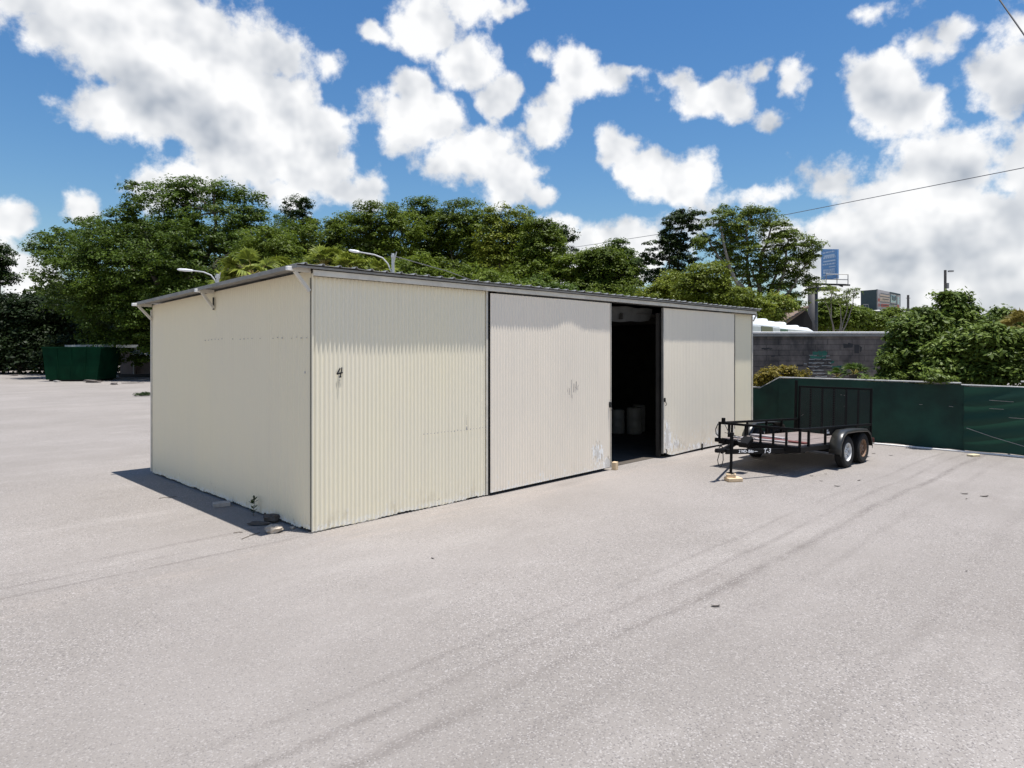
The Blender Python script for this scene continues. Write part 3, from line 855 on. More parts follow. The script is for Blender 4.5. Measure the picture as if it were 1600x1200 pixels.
    mb.grid(24, 6, lambda u, v: (7.02 + 2.3 * u, .30 + .10 * v + .03 * math.sin(9 * u), 3.60 - v * (.30 + .04 * math.sin(3.0 * u + .5)) + .012 * math.sin(16 * u + 4 * v)))
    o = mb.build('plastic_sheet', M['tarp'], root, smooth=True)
    return root


make_shed()


def drum(x, y, r, h, label, mat='plastic'):
    t = empty('storage_drum', B2W(x, y, .008), 0, label, 'drum', 'drums inside the shed')
    mb = MB()
    mb.lathe([(r * .93, 0), (r, .03), (r, h * .3), (r * 1.03, h * .33), (r, h * .36), (r, h * .64), (r * 1.03, h * .67), (r, h * .7), (r, h - .05), (r * .9, h)], (0, 0, 0), n=28)
    mb.build('body', M[mat], t, smooth=True)
    mb = MB(); mb.lathe([(0.001, h - .01), (r * .88, h - .01), (r * .9, h + .008), (r * .84, h + .008), (r * .82, h), (.001, h)], (0, 0, 0), n=28); mb.build('lid', M[mat], t)
    return t


drum(12.75, 3.15, .24, .80, 'pale plastic drum standing in the middle inside the open shed')
drum(12.5, 3.6, .22, .72, 'lowest pale drum just behind the left door edge inside the shed')
drum(13.3, 3.35, .20, .84, 'narrow pale drum at the right of the group inside the shed')


def ww(x, y):
    return B2W(x, y)


# wood blocks and stones round the shed
def boxthing(name, loc, dims, rz, mat, label, cat, bev=.006, rx=0.0):
    mb = MB(); mb.box((0, 0, dims[2] / 2), dims, bev=bev)
    o = mb.build(name, mat); o.location = loc; o.rotation_euler = (rx, 0, rz)
    return tag(o, label, cat)


def stone(name, loc, r, mat, label, cat, seed, squash=(1, 1, .6)):
    rr = np.random.default_rng(seed)
    mb = MB()
    nu, nv = 12, 7
    ph = rr.random(6) * 6.28
    def fn(u, v):
        a = 2 * math.pi * u; e = math.pi * (v - .5)
        k = 1 + .16 * math.sin(3 * a + ph[0]) * math.cos(e) + .12 * math.sin(2 * a + 5 * e + ph[1]) + .08 * math.sin(7 * a + ph[2]) * math.cos(e)
        x, y, z = math.cos(a) * math.cos(e) * k, math.sin(a) * math.cos(e) * k, math.sin(e) * k
        z = max(z, -.75); z = min(z, .82)
        return (x * r * squash[0], y * r * squash[1], (z + .75) * r * squash[2])
    mb.grid(nu, nv, fn)
    o = mb.build(name, mat); o.location = loc
    return tag(o, label, cat)


p = B2W(7.17, -.10)
boxthing('wood_block', (p.x, p.y, 0), (.13, .10, .17), YAW + .2, M['block_wood'], 'short wood block wedged against the open edge of the greyish door', 'block')
stone('rubble_stone', G(427, 832), .112, M['rock'], 'pale round lump of broken concrete nearest the shed corner', 'stone', 3, (1.1, .8, .62))
stone('rubble_stone', G(425, 816), .10, M['rock_dark'], 'dark angular stone behind the pale lump by the corner', 'stone', 5, (1.2, .8, .8))
stone('rubble_stone', G(404, 820), .12, M['rock_dark'], 'flat dark slab left of the two stones by the corner', 'stone', 8, (1.3, .6, .25))
boxthing('brick', G(346, 791), (.26, .16, .07), .5, M['brick'], 'grey brick lying in the shade at the foot of the side wall', 'brick')
stone('rubble_stone', G(457, 826), .035, M['rock'], 'tiny pale chip between the stones and the shed corner', 'stone', 9)
for (px, py, a, ln) in ((262, 778, .5, .28), (392, 838, 1.2, .35), (372, 833, .3, .12)):
    mb = MB(); mb.tube([(-ln / 2, 0, .008), (0, .012, .012), (ln / 2, 0, .008)], .005, 5)
    o = mb.build('twig', M['bark']); o.location = G(px, py); o.rotation_euler = (0, 0, a)
    tag(o, {262: 'thin twig across the far edge of the side wall shadow', 392: 'longest twig crossing the near tip of the side wall shadow', 372: 'short twig just inside the side wall shadow'}[px], 'twig')


def weed(px, py, h, n, label, mat='leaf_dark'):
    base = G(px, py)
    t = empty('weed', base, 0, label, 'weed')
    mb = MB(); tip = Vector((.02, 0, h))
    mb.tube([(0, 0, 0), (.008, .01, h * .5), tip], [.006, .004, .002], 5); mb.build('stem', M['bark'], t)
    V = []
    for i in range(n):
        z = h * (.1 + .9 * random.random()); a = random.random() * 6.28; l = .05 + .04 * random.random()
        c = np.array([.01 * z / h, 0, z]); d = np.array([math.cos(a), math.sin(a), .6]) * l
        s = np.array([-math.sin(a), math.cos(a), 0]) * l * .25
        V.append([c, c + d * .5 + s, c + d, c + d * .5 - s])
    quads_object('leaves', np.array(V), M[mat], t)


weed(396, 806, .30, 26, 'small upright dark weed growing at the foot of the side wall')


def debris_leaves():
    spots = [(676, 873, .05), (1118, 948, .09), (1268, 744, .07), (1283, 752, .06), (1308, 760, .11), (1342, 751, .08), (1290, 741, .05), (1507, 772, .12), (1538, 776, .14), (1510, 780, .05), (1392, 712, .1), (1365, 709, .1), (1510, 893, .03)]
    labs = ['tiny dark leaf on the gravel below the fixed front panel', 'curled dark leaf alone in the middle of the open yard', 'dark scrap on the gravel nearest the trailer nose shadow',
            'dark scrap second in the row in front of the trailer', 'largest dark scrap in front of the trailer wheels', 'dark scrap at the right of the row before the wheels', 'faint dark scrap closest to the white-rimmed wheel shadow',
            'left of two long dark scraps at the right of the yard', 'right of two long dark scraps at the right of the yard', 'small speck under the two long scraps at the right', 'dark scrap right of the rusty wheel, the nearer one',
            'dark scrap just beside the rusty wheel', 'lonely speck in the right part of the yard', ]
    for i, ((px, py, s), lb) in enumerate(zip(spots, labs)):
        mb = MB()
        mb.grid(4, 2, lambda u, v: ((u - .5) * s, (v - .5) * s * .45 * math.sin(math.pi * (.15 + .7 * u)), .004 + .012 * (2 * u - 1) ** 2 * (s / .1) + .008 * abs(v - .5)))
        o = mb.build('dead_leaf', M['dead']); o.location = G(px, py); o.rotation_euler = (0, 0, random.uniform(-.6, .6))
        tag(o, lb, 'dead leaf', 'dead leaves and scraps on the yard')


debris_leaves()


# ------------------------------------------------------------------ trailer
def make_trailer():
    a = Vector((.731, .682, 0)); pdir = Vector((-.682, .731, 0))
    org = Vector((6.99, 15.93, 0))
    head = math.atan2(-a.y, -a.x)
    root = empty('utility_trailer', org, head, 'black twin-axle utility trailer with tall rear ramp gate parked beside the shed', 'trailer')
    root.rotation_euler = (0, R(-2.75), head)
    BS = M['black_steel']
    X0, X1, W = -1.53, 2.416, .90
    zf, zr = .47, .86
    mb = MB()
    for s in (-1, 1): mb.bar((X0, s * W, zf - .02), (X1, s * W, zf - .02), .05, .10, bev=.004)
    for x in (X0, X1): mb.bar((x, -W, zf - .02), (x, W, zf - .02), .05, .10, bev=.004)
    for i in range(1, 7):
        x = X0 + (X1 - X0) * i / 7; mb.bar((x, -W, zf - .04), (x, W, zf - .04), .04, .06)
    mb.build('frame', BS, root)
    # deck planks
    mb = MB(); n = 12
    for i in range(n):
        y = -W + .04 + (2 * W - .08) * (i + .5) / n
        mb.box(((X0 + X1) / 2, y, zf + .045 + random.uniform(-.003, .003)), (X1 - X0 - .06, (2 * W - .08) / n - .008, .028))
    mb.build('deck', M['deck'], root)
    # rails
    for s, nm in ((1, 'near'), (-1, 'far')):
        mb = MB(); mb.bar((X0, s * W, zr), (X1 + .025, s * W, zr), .05, .05, bev=.004)
        mb.build('top_rail', BS, root)
    mb = MB(); mb.bar((X1, -W - .025, zr - .001), (X1, W + .025, zr - .001), .05, .05, bev=.004); mb.build('top_rail', BS, root)
    for s in (-1, 1):
        for x in (X0, -.62, .2, 1.16, 1.62, 2.0, X1):
            if x in (1.62,) : continue
            mb = MB(); mb.bar((x, s * W, zf + .03), (x, s * W, zr - .025), .04, .045); mb.build('post', BS, root)
    for y in (-.6, -.28, .06, .34, .62):
        mb = MB(); mb.bar((X1, y, zf + .03), (X1, y, zr - .025), .038, .038); mb.build('post', BS, root)
    # solid side plate beside the wheels (dark) and stake loop
    mb = MB(); mb.box((.62, W - .003, zr - .10), (1.15, .012, .15)); mb.box((-.65, W - .003, zf + .19), (1.7, .012, .26)); mb.build('side_plate', BS, root)
    # things of the gate
    gt = bpy.data.objects.new('ramp_gate', None); COL.objects.link(gt); gt.parent = root; gt.location = (X0 - .05, 0, zf)
    zt = 1.27
    mb = MB()
    for y in (-W + .02, W - .02): mb.bar((0, y, 0), (0, y, zt), .05, .05, bev=.004)
    mb.bar((0, -W + .045, zt - .025), (0, W - .045, zt - .025), .05, .05, bev=.004); mb.bar((0, -W + .045, .03), (0, W - .045, .03), .05, .05)
    mb.build('gate_frame', BS, gt)
    for i in range(1, 6):
        y = -W + .02 + (2 * W - .04) * i / 6
        mb = MB(); mb.bar((0, y, .05), (0, y, zt - .05), .035, .045); mb.build('gate_bar', BS, gt)
    mb = MB()  # expanded mesh
    st = .045; k = -zt
    y0, y1, z0, z1 = -W + .05, W - .05, .06, zt - .05
    for sgn in (1, -1):
        k = -3.0
        while k < 3.2:
            pts = []
            # line z = sgn*.5*(y) + k ; clip
            ya, yb = y0, y1
            za, zb_ = sgn * .5 * ya + k, sgn * .5 * yb + k
            lo, hi = 0.0, 1.0
            dz = zb_ - za
            t0 = (z0 - za) / dz; t1 = (z1 - za) / dz
            if t0 > t1: t0, t1 = t1, t0
            lo, hi = max(lo, t0), min(hi, t1)
            if hi > lo:
                mb.bar((.022, ya + (yb - ya) * lo, za + dz * lo), (.022, ya + (yb - ya) * hi, za + dz * hi), .0035, .014)
            k += st
    mb.build('gate_mesh', M['black'], gt)
    mb = MB(); mb.bar((0, -W - .06, 0), (0, -W - .06, zt + .14), .06, .06, bev=.004); mb.build('gate_post', BS, root).location = (X0 - .02, 0, zf)
    # fender over both near wheels, and the far one
    for s in (1, -1):
        mb = MB()
        prof = [(.98, .30), (.93, .56), (.80, .72), (.62, .80), (0, .815), (-.62, .80), (-.80, .72), (-.90, .56), (-.93, .40)]
        fine = []
        for i in range(len(prof) - 1):
            for t in (0, .5): fine.append(tuple(prof[i][q] * (1 - t) + prof[i + 1][q] * t for q in (0, 1)))
        fine.append(prof[-1])
        yi, yo = s * (W + .005), s * (W + .25)
        nn = len(fine)
        vs = [(x, yi, z) for x, z in fine] + [(x, yo - s * .02, z) for x, z in fine] + [(x * .995, yo, z - .02) for x, z in fine] + [(x * .97, yo, z - .06) for x, z in fine]
        fs = [(r_ * nn + i, r_ * nn + i + 1, (r_ + 1) * nn + i + 1, (r_ + 1) * nn + i) for r_ in range(3) for i in range(nn - 1)]
        mb.add(vs, fs)
        o = mb.build('fender', M['fender'], root, smooth=True)
        so = o.modifiers.new('thick', 'SOLIDIFY'); so.thickness = .006
    # wheels
    for s in (1, -1):
        for x, rim in ((.45, 'rim_white'), (-.45, 'rim_rust' if s == 1 else 'rim_white')):
            w = bpy.data.objects.new('wheel', None); COL.objects.link(w); w.parent = root
            rad = .345
            w.location = (x, s * (W + .13), rad - .048 * x)
            if s == -1: w.rotation_euler = (0, 0, math.pi)
            if s == 1: w['label'] = 'front wheel with white spoked rim' if x > 0 else 'rear wheel with rusty brown rim'
            mb = MB(); hw = .095
            prof = [(.20, -hw * .8), (.235, -hw), (.30, -hw * 1.05), (.330, -hw * .88), (rad, -hw * .6), (rad + .001, 0), (rad, hw * .6), (.330, hw * .88), (.30, hw * 1.05), (.235, hw), (.20, hw * .8)]
            mb.lathe(prof, (0, 0, 0), 'Y', 40)
            for kk in range(40):  # tread blocks
                an = 2 * math.pi * kk / 40
                Mr = Matrix.Rotation(-an, 3, 'Y')
                for yy in (-.045, .045):
                    mb.box(Mr @ Vector((rad - .001, 0, 0)) + Vector((0, yy, 0)), (.012, .05, .030), Mr)
            mb.build('tyre', M['rubber'], w, smooth=False)
            mb = MB()
            mb.lathe([(.205, .070), (.205, .086), (.195, .088), (.186, .070), (.180, .03), (.172, -.02), (.172, -.06)], (0, 0, 0), 'Y', 40)
            # spoked disc: hub and eight spokes with gaps
            mb.lathe([(.001, .060), (.045, .060), (.055, .045), (.085, .048), (.088, .040), (.085, .034), (.001, .034)], (0, 0, 0), 'Y', 28)
            for kk in range(8):
                an = 2 * math.pi * (kk + .5) / 8
                d_ = Vector((math.cos(an), 0, math.sin(an)))
                mb.bar(d_ * .075 + Vector((0, .040, 0)), d_ * .182 + Vector((0, .036, 0)), .046, .014) if False else None
                t_ = Vector((-math.sin(an), 0, math.cos(an)))
                A_, B_ = d_ * .078, d_ * .185
                vs = [A_ + t_ * .019 + Vector((0, .046, 0)), A_ - t_ * .019 + Vector((0, .046, 0)), B_ - t_ * .026 + Vector((0, .040, 0)), B_ + t_ * .026 + Vector((0, .040, 0))]
                vs += [v - Vector((0, .012, 0)) for v in vs]
                mb.add(vs, [(0, 1, 2, 3), (4, 7, 6, 5), (0, 4, 5, 1), (1, 5, 6, 2), (2, 6, 7, 3), (3, 7, 4, 0)])
            mb.build('rim', M[rim], w, smooth=False)
            mb = MB(); mb.lathe([(.001, -.05), (.17, -.05)], (0, 0, 0), 'Y', 24)
            mb.build('brake_drum', M['black'], w)
            for kk in range(5):
                an = 2 * math.pi * kk / 5
                mb = MB(); mb.tube([(math.cos(an) * .055, .05, math.sin(an) * .055), (math.cos(an) * .055, .066, math.sin(an) * .055)], .010, 6); mb.build('lug_nut', M['steel'], w)
    for x in (.45, -.45):
        mb = MB(); mb.tube([(x, -W - .05, .33 - .048 * x), (x, W + .05, .33 - .048 * x)], .035, 10)
        mb.build('axle', M['black'], root)
        mb = MB()
        for s in (-1, 1):
            mb.tube([(x - .32, s * (W - .12), .40), (x - .15, s * (W - .12), .34), (x, s * (W - .12), .32), (x + .15, s * (W - .12), .34), (x + .32, s * (W - .12), .40)], .022, 6)
        mb.build('leaf_spring', M['black'], root)
    # tongue
    mb = MB()
    zt_ = .40
    for s in (-1, 1): mb.bar((1.9, s * .78, zt_), (3.82, s * .045, zt_), .045, .10, bev=.004)
    mb.build('tongue', BS, root)
    mb = MB(); mb.box((3.93, 0, zt_ + .035), (.30, .09, .07), bev=.02); mb.lathe([(.001, .05), (.05, .045), (.062, 0), (.05, -.03)], (4.05, 0, zt_ + .02), 'Z', 14); mb.tube([(3.86, 0, zt_ + .07), (3.92, 0, zt_ + .12), (4.0, 0, zt_ + .09)], .012, 6)
    mb.build('coupler', BS, root)
    jx, jy = 3.70, .10
    mb = MB(); mb.tube([(jx, jy, -.02), (jx, jy, .42)], .028, 10); mb.tube([(jx, jy, .40), (jx, jy, .74)], .036, 10); mb.box((jx, jy, -.02), (.13, .13, .012), bev=.003)
    mb.tube([(jx, jy, .73), (jx, jy, .78)], .045, 10)
    mb.build('jack', BS, root)
    mb = MB(); mb.tube([(jx, jy, .70), (jx + .02, jy + .14, .70), (jx + .02, jy + .15, .62), (jx + .02, jy + .20, .62)], .009, 6); mb.build('jack_handle', M['steel'], root)
    # chains and cable hanging
    mb = MB()
    mb.tube([(3.86, -.06, .40), (3.87, -.10, .22), (3.88, -.07, .12), (3.90, 0, .10), (3.90, .04, .24), (3.90, .03, .38)], .009, 6)
    mb.tube([(X1 + .03, -W + .14, .84), (X1 + .10, -W + .24, .74), (X1 + .12, -W + .30, .66), (X1 + .06, -W + .42, .60)], .009, 6)
    mb.tube([(X1 + .04, -W - .02, .84), (X1 + .08, -W - .05, .72), (X1 + .08, -W - .04, .62), (X1 + .03, -W + .0, .56)], .012, 6)
    mb.tube([(X1 + .05, -W + .16, .66), (X1 + .05, -.4, .60), (X1 + .05, -.2, .66), (X1 + .06, .0, .58)], .006, 6)
    mb.build('safety_chain', M['black'], root)
    mb = MB(); mb.box((X1 + .02, -W + .10, .93), (.07, .07, .10), bev=.01); mb.box((X1 + .015, -W + .04, zf + .01), (.08, .26, .09), bev=.01); mb.build('corner_bracket', BS, root)
    mb = MB(); mb.box((2.75, -.1, zf + .06), (.30, .22, .12), Matrix.Rotation(.5, 3, 'Y'), bev=.02); mb.build('winch_plate', BS, root)
    # tail light
    mb = MB(); mb.box((X0 - .03, W + .02, zf + .02), (.03, .10, .10), bev=.006); mb.build('tail_light', M['deck_red'], root)
    # lettering on the near leg of the tongue
    ang = math.atan2(.78 - .045, -(3.82 - 1.9))
    def text(body, size, loc, rot, mat, name='lettering', shear=0, ext=.0008):
        c = bpy.data.curves.new(name, 'FONT'); c.body = body; c.size = size; c.extrude = ext; c.shear = shear
        c.align_x = 'LEFT'; c.align_y = 'CENTER'; c.offset = .0025
        tmp = bpy.data.objects.new(name, c); COL.objects.link(tmp)
        dg = bpy.context.evaluated_depsgraph_get(); dg.update()
        me = bpy.data.meshes.new_from_object(tmp.evaluated_get(dg))
        bpy.data.objects.remove(tmp)
        me.materials.clear(); me.materials.append(mat)
        o = bpy.data.objects.new(name, me); COL.objects.link(o); o.parent = root
        o.location = loc; o.rotation_euler = rot
        return o
    # near leg runs from (3.82,.045) back to (1.9,.78); its outward side faces +y and forward
    d = Vector((1.9 - 3.82, .78 - .045, 0)).normalized(); nrm = Vector((-d.y, d.x, 0)); nrm = -nrm if nrm.y < 0 else nrm
    rz = math.atan2(d.y, d.x)
    for body, size, t in (('2 WD- Iblto —', .075, .30), ('T-3', .135, .93)):
        q = Vector((3.82, .045, 0)) + d * t + nrm * .0255
        text(body, size, (q.x, q.y, zt_ + .002 if t < .5 else zt_ + .004), (R(90), 0, rz), M['decal'], shear=.15)
    text('ATV', .05, (1.12, W + .006, zr - .062), (R(90), 0, math.pi), M['decal'], 'maker_decal')
    text('TRAILERS', .05, (1.17, W + .006, zr - .108), (R(90), 0, math.pi), M['decal'], 'maker_decal')
    return root


trailer = make_trailer()


def on_deck(name, x, y, dims, mat, label, cat, rz=0.0):
    bpy.context.view_layer.update()
    mw = trailer.matrix_world
    mb = MB(); mb.box((0, 0, 0), dims, bev=.005)
    o = mb.build(name, mat)
    o.matrix_world = mw @ Matrix.Translation((x, y, .535 + dims[2] / 2)) @ Matrix.Rotation(rz, 4, 'Z')
    return tag(o, label, cat)


on_deck('red_board', 1.75, .25, (1.1, .22, .03), M['deck_red'], 'red painted board lying across the trailer deck', 'board', 1.45)
on_deck('grey_board', 2.05, -.15, (1.2, .16, .03), M['deck_grey'], 'grey board lying behind the front rail of the trailer', 'board', 1.62)
on_deck('grey_board', 1.30, -.30, (.9, .20, .05), M['deck_grey'], 'thick grey board farther back on the trailer deck', 'board', 1.3)
# blocks under the jack
q = G(1142, 754)
jb = trailer.matrix_world @ Vector((3.70, .10, -.026))
boxthing('wood_block', (jb.x + .04, jb.y - .03, 0), (.30, .22, jb.z * .5), .15, M['block_wood'], 'wide lower wood block under the trailer jack', 'block', .012)
boxthing('wood_block', (jb.x, jb.y, jb.z * .5), (.19, .17, jb.z * .5 - .004), -.3, M['block_wood'], 'small upper wood block carrying the foot of the trailer jack', 'block', .012)


# ------------------------------------------------------------------ fence
def make_fence():
    p0 = Vector((12.45, 16.3, 0)); d = Vector((-.669, .743, 0)).normalized(); nf = Vector((-d.y, d.x, 0))
    if nf.y > 0: nf = -nf
    root = empty('screened_fence', p0, math.atan2(d.y, d.x), 'pipe fence hung with dark green privacy screen behind the trailer', 'fence')
    # local x runs along the fence away from the camera; local +y points left/toward the yard
    ysgn = 1 if (Matrix.Rotation(-math.atan2(d.y, d.x), 3, 'Z') @ nf).y > 0 else -1
    def top(x):
        if x > 6.75: return 1.40
        if x > 6.15: return 1.74 - .34 * (x - 6.15) / .6
        return 1.74 - .02 * math.sin(x)
    def sheet(x0, x1, amp, lift, seed, mat, drop=0.0, zbot=.03):
        mb = MB(); r = random.Random(seed)
        fz = [(r.uniform(.4, 1.4), r.uniform(0, 6), r.uniform(.5, 1)) for _ in range(6)]
        def fn(u, v):
            x = x0 + (x1 - x0) * u
            zt = top(x) - drop - .02
            z = zbot + .01 * math.sin(5 * x) + (zt - zbot) * v
            w = sum(a * math.sin(k * 2.2 * x + p_ + 1.3 * k * z) for k, p_, a in fz) / 6
            hz_ = math.sin(z * 14 + math.sin(x * 1.1) * 2.2 + x * .8) * .35 * (1 if lift else 0)
            y = ysgn * (.035 + amp * 1.25 + amp * (w + hz_) * math.sin(math.pi * min(1, max(0, v))) ** .6)
            return (x, y, z)
        mb.grid(70, 24, fn)
        o = mb.build('privacy_screen', mat, root, smooth=True)
        return o
    o = sheet(-4.5, 1.22, .075, True, 4, M['sheer'], .03, .05); tag(o, 'thinner sagging stretch of green screen at the right')
    sheet(1.20, 6.12, .06, False, 5, M['screen'])
    sheet(6.12, 8.6, .04, False, 6, M['screen'])
    # rails
    mb = MB(); mb.tube([(-4.5, 0, 1.70), (0, 0, 1.69), (1.3, 0, 1.70)], .024, 8); mb.tube([(1.3, ysgn * .02, 1.745), (4, 0, 1.75), (6.15, 0, 1.745), (6.75, 0, 1.41), (8.6, 0, 1.40)], .026, 8); mb.build('top_rail', M['pipe'], root)
    mb = MB(); mb.tube([(-4.5, -ysgn * .25, 1.84), (.1, -ysgn * .25, 1.82)], .022, 8); mb.build('upper_pipe', M['pipe'], root)
    for x in (-4.4, -2.0, .3, 2.6, 4.6, 6.15, 8.2):
        mb = MB(); zt = top(x) - .01; mb.tube([(x, -ysgn * .03, 0), (x, -ysgn * .03, zt)], .03, 8); mb.build('post', M['pipe'], root)
    # pulled seam cord on the thin screen
    mb = MB(); mb.tube([(1.15, ysgn * .16, .62), (.6, ysgn * .2, .45), (-.2, ysgn * .2, .24), (-.45, ysgn * .18, .10)], .006, 5); mb.build('seam_cord', M['pipe'], root)
    mb = MB(); r = random.Random(3)
    for (x, z, l, a) in ((4.2, 1.30, .16, .1), (4.1, 1.27, .08, -.5), (2.2, 1.15, .08, 0), (1.5, 1.14, .1, .1), (4.15, .98, .07, .1), (5.4, .62, .16, -1.0), (4.2, .42, .12, -.9), (4.8, .30, .09, -.9), (7.6, .80, .14, 0.1), (.4, 1.35, .5, .03), (-.4, 1.18, .7, -.03), (0, .95, .5, .02), (.5, 1.15, .3, 0)):
        mb.bar((x - l / 2, ysgn * (.12 if x > 1.2 else .24), z - a * l / 2), (x + l / 2, ysgn * (.12 if x > 1.2 else .24), z + a * l / 2), .004, .010)
    o = mb.build('frayed_threads', M['fascia'], root)
    return root


make_fence()
# pale strip along the foot of the fence, and the tan board on it
a_, b_ = G(1366, 694), G(1640, 719)
mb = MB(); mb.bar((a_.x, a_.y, .02), (b_.x, b_.y, .02), .07, .04, bev=.01)
o = mb.build('pale_pipe', M['curb']); tag(o, 'long pale pipe lying along the foot of the green fence', 'pipe')
o = boxthing('tan_board', G(1521, 713), (.26, .16, .05), .35, M['block_tan'], 'small tan board lying beside the pale pipe at the fence', 'board')
o.location.z = .0


# ------------------------------------------------------------------ foliage
def leaf_quads(C, Nrm, size, flat=.5):
    n = len(C)
    Nrm = Nrm / np.maximum(1e-6, np.linalg.norm(Nrm, axis=1, keepdims=True))
    t = rng.normal(size=(n, 3)); t -= Nrm * np.sum(t * Nrm, axis=1, keepdims=True)
    t /= np.maximum(1e-6, np.linalg.norm(t, axis=1, keepdims=True))
    b = np.cross(Nrm, t)
    s = size[:, None]
    return np.stack([C + t * s, C + b * s * flat, C - t * s, C - b * s * flat], axis=1)


def crown_points(lobes, ncl, per, rcl, shell=.62, zflat=.7):
    vol = np.array([l[3] * l[4] * l[5] for l in lobes]) ** .72
    vol = vol / vol.sum()
    which = rng.choice(len(lobes), size=ncl, p=vol)
    Lb = np.array(lobes, float)[which]
    d = rng.normal(size=(ncl, 3)); d /= np.linalg.norm(d, axis=1, keepdims=True)
    rad = shell + (1.0 - shell) * rng.random(ncl) ** .6
    rad *= (1 + .10 * rng.normal(size=ncl))
    cc = Lb[:, :3] + d * Lb[:, 3:6] * rad[:, None]
    r = rcl * (.55 + .9 * rng.random(ncl))
    n = ncl * per
    k = np.repeat(np.arange(ncl), per)
    off = rng.normal(size=(n, 3)); off /= np.linalg.norm(off, axis=1, keepdims=True)
    off *= (rng.random(n) ** .28)[:, None]
    off[:, 2] = np.where(off[:, 2] < -.25, -off[:, 2] * .6, off[:, 2])
    off[:, 2] *= zflat
    C = cc[k] + off * r[k][:, None]
    nr = off * .8 + np.array([0, 0, 1.0]) + .55 * rng.normal(size=(n, 3)) + d[k] * .35
    return C, nr, cc


def limb(mb, a, b, r0, r1, wob=.08, n=6, sides=6):
    a, b = Vector(a), Vector(b)
    L_ = (b - a).length
    pts = []; rad = []
    ph = [random.uniform(-1, 1) for _ in range(3)]
    for i in range(n + 1):
        t = i / n
        q = a.lerp(b, t) + Vector((ph[0], ph[1], abs(ph[2]) * .6)) * wob * L_ * math.sin(math.pi * t) + Vector([random.uniform(-.3, .3) * wob * L_ for _ in range(3)]) * (0 if i in (0, n) else .5)
        pts.append(q); rad.append(r0 + (r1 - r0) * t ** .8)
    mb.tube(pts, rad, sides)
    return pts


def tree(name, label, cat, Y, px_lobes, base_px, mat, leaf, ncl, per, rcl, bark='bark', trunk_r=.25, limbs=10, group=None, depth=1.0, fork=.35, shell=.62, flat=.5, zflat=.7, min_z=.4, stem=True):
    """px_lobes: (px, py, rx, ry[, dY]) — where the photo shows the lobes; they get a real depth of their own."""
    bx = (base_px - 800) / F * Y
    root = empty(name, (bx, Y, 0), 0, label, cat, group)
    lobes = []
    for l in px_lobes:
        px, py, rx, ry = l[:4]; dY = l[4] if len(l) > 4 else 0.0
        yy = Y + dY
        c = P(px, py, yy)
        rxm, rzm = rx / F * yy, ry / F * yy
        lobes.append((c.x - bx, dY, max(c.z, min_z), rxm, max(rxm, rzm) * depth * .8, rzm))
    if Y > 30: leaf, per, rcl = leaf * .70, int(per * 2.1), rcl * .88
    C, nr, cc = crown_points(lobes, ncl, per, rcl, shell, zflat)
    keep = C[:, 2] > .05
    C, nr = C[keep], nr[keep]
    sz = leaf * (.6 + .8 * rng.random(len(C)))
    quads_object('crown', leaf_quads(C, nr, sz, flat), M[mat], root)
    if not stem: return root
    mb = MB()
    top = max(l[2] for l in lobes)
    cen = np.mean([[l[0], l[1], l[2]] for l in lobes], axis=0)
    fz = max(.8, min(cen[2] * .6, top * fork * 1.2))
    f0 = Vector((cen[0] * .25, cen[1] * .2, fz))
    tp = limb(mb, (0, 0, -.1), f0, trunk_r * 1.15, trunk_r * .8, .04, 6, 10)
    mains = []
    for l in sorted(lobes, key=lambda q: -q[3] * q[5])[:max(3, limbs // 2)]:
        tgt = Vector((l[0], l[1], l[2] + l[5] * .15))
        pts = limb(mb, f0, tgt, trunk_r * .55, trunk_r * .16, .12, 7, 7)
        mains.append(pts)
    for i in range(limbs * 2):
        q = cc[rng.integers(len(cc))]
        best = min((pt for ps in mains for pt in ps[2:]), key=lambda pt: (pt - Vector(q)).length)
        limb(mb, best, q, trunk_r * .17, trunk_r * .04, .12, 4, 5)
    mb.build('trunk', M[bark], root)
    return root


GW = 'trees in the wood behind the shed'
# --- big spreading oak on the left
tree('oak_tree', 'huge dense spreading oak behind the green dumpster at the left', 'tree', 62,
     [(255, 335, 62, 48), (335, 340, 78, 52), (405, 375, 62, 52, 2), (185, 378, 66, 42), (105, 392, 52, 30, 1), (75, 385, 26, 18), (145, 432, 80, 42), (232, 425, 95, 75, -2), (330, 430, 105, 85, -3),
      (425, 440, 50, 70, 1), (190, 492, 75, 50, -1), (285, 500, 95, 60, -3), (160, 465, 45, 35, -2), (230, 545, 85, 28, -1), (215, 300, 26, 16), (290, 297, 34, 18), (352, 300, 30, 16), (395, 325, 34, 20),
      (200, 400, 120, 60, 9), (330, 400, 120, 60, 9), (130, 470, 60, 30, 8), (240, 470, 90, 40, 6)],  # back lobes out of sight, added to shade the bushes behind
     262, 'leaf_oak', .18, 2800, 40, .95, trunk_r=.75, limbs=14, shell=.55)
# --- left edge trees
tree('tall_tree', 'dark tree with bare trunk cut by the left edge of the view', 'tree', 75,
     [(-6, 402, 26, 18), (-30, 425, 40, 26), (8, 436, 15, 12), (-50, 395, 40, 25)], 6, 'leaf_dark', .2, 190, 46, .9, bark='bark_dark', trunk_r=.16, limbs=6)
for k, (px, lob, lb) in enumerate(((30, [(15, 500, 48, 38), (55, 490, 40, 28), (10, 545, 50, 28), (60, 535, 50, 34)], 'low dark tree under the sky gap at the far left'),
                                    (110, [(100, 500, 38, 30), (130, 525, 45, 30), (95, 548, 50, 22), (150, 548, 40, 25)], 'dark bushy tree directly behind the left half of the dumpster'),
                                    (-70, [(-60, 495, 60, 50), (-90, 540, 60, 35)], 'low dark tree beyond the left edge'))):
    tree('bushy_tree', lb, 'tree', 74 + k, lob, px, 'leaf_shade', .24, 520, 36, 1.15, trunk_r=.22, limbs=6, group='dark trees at the left of the yard')
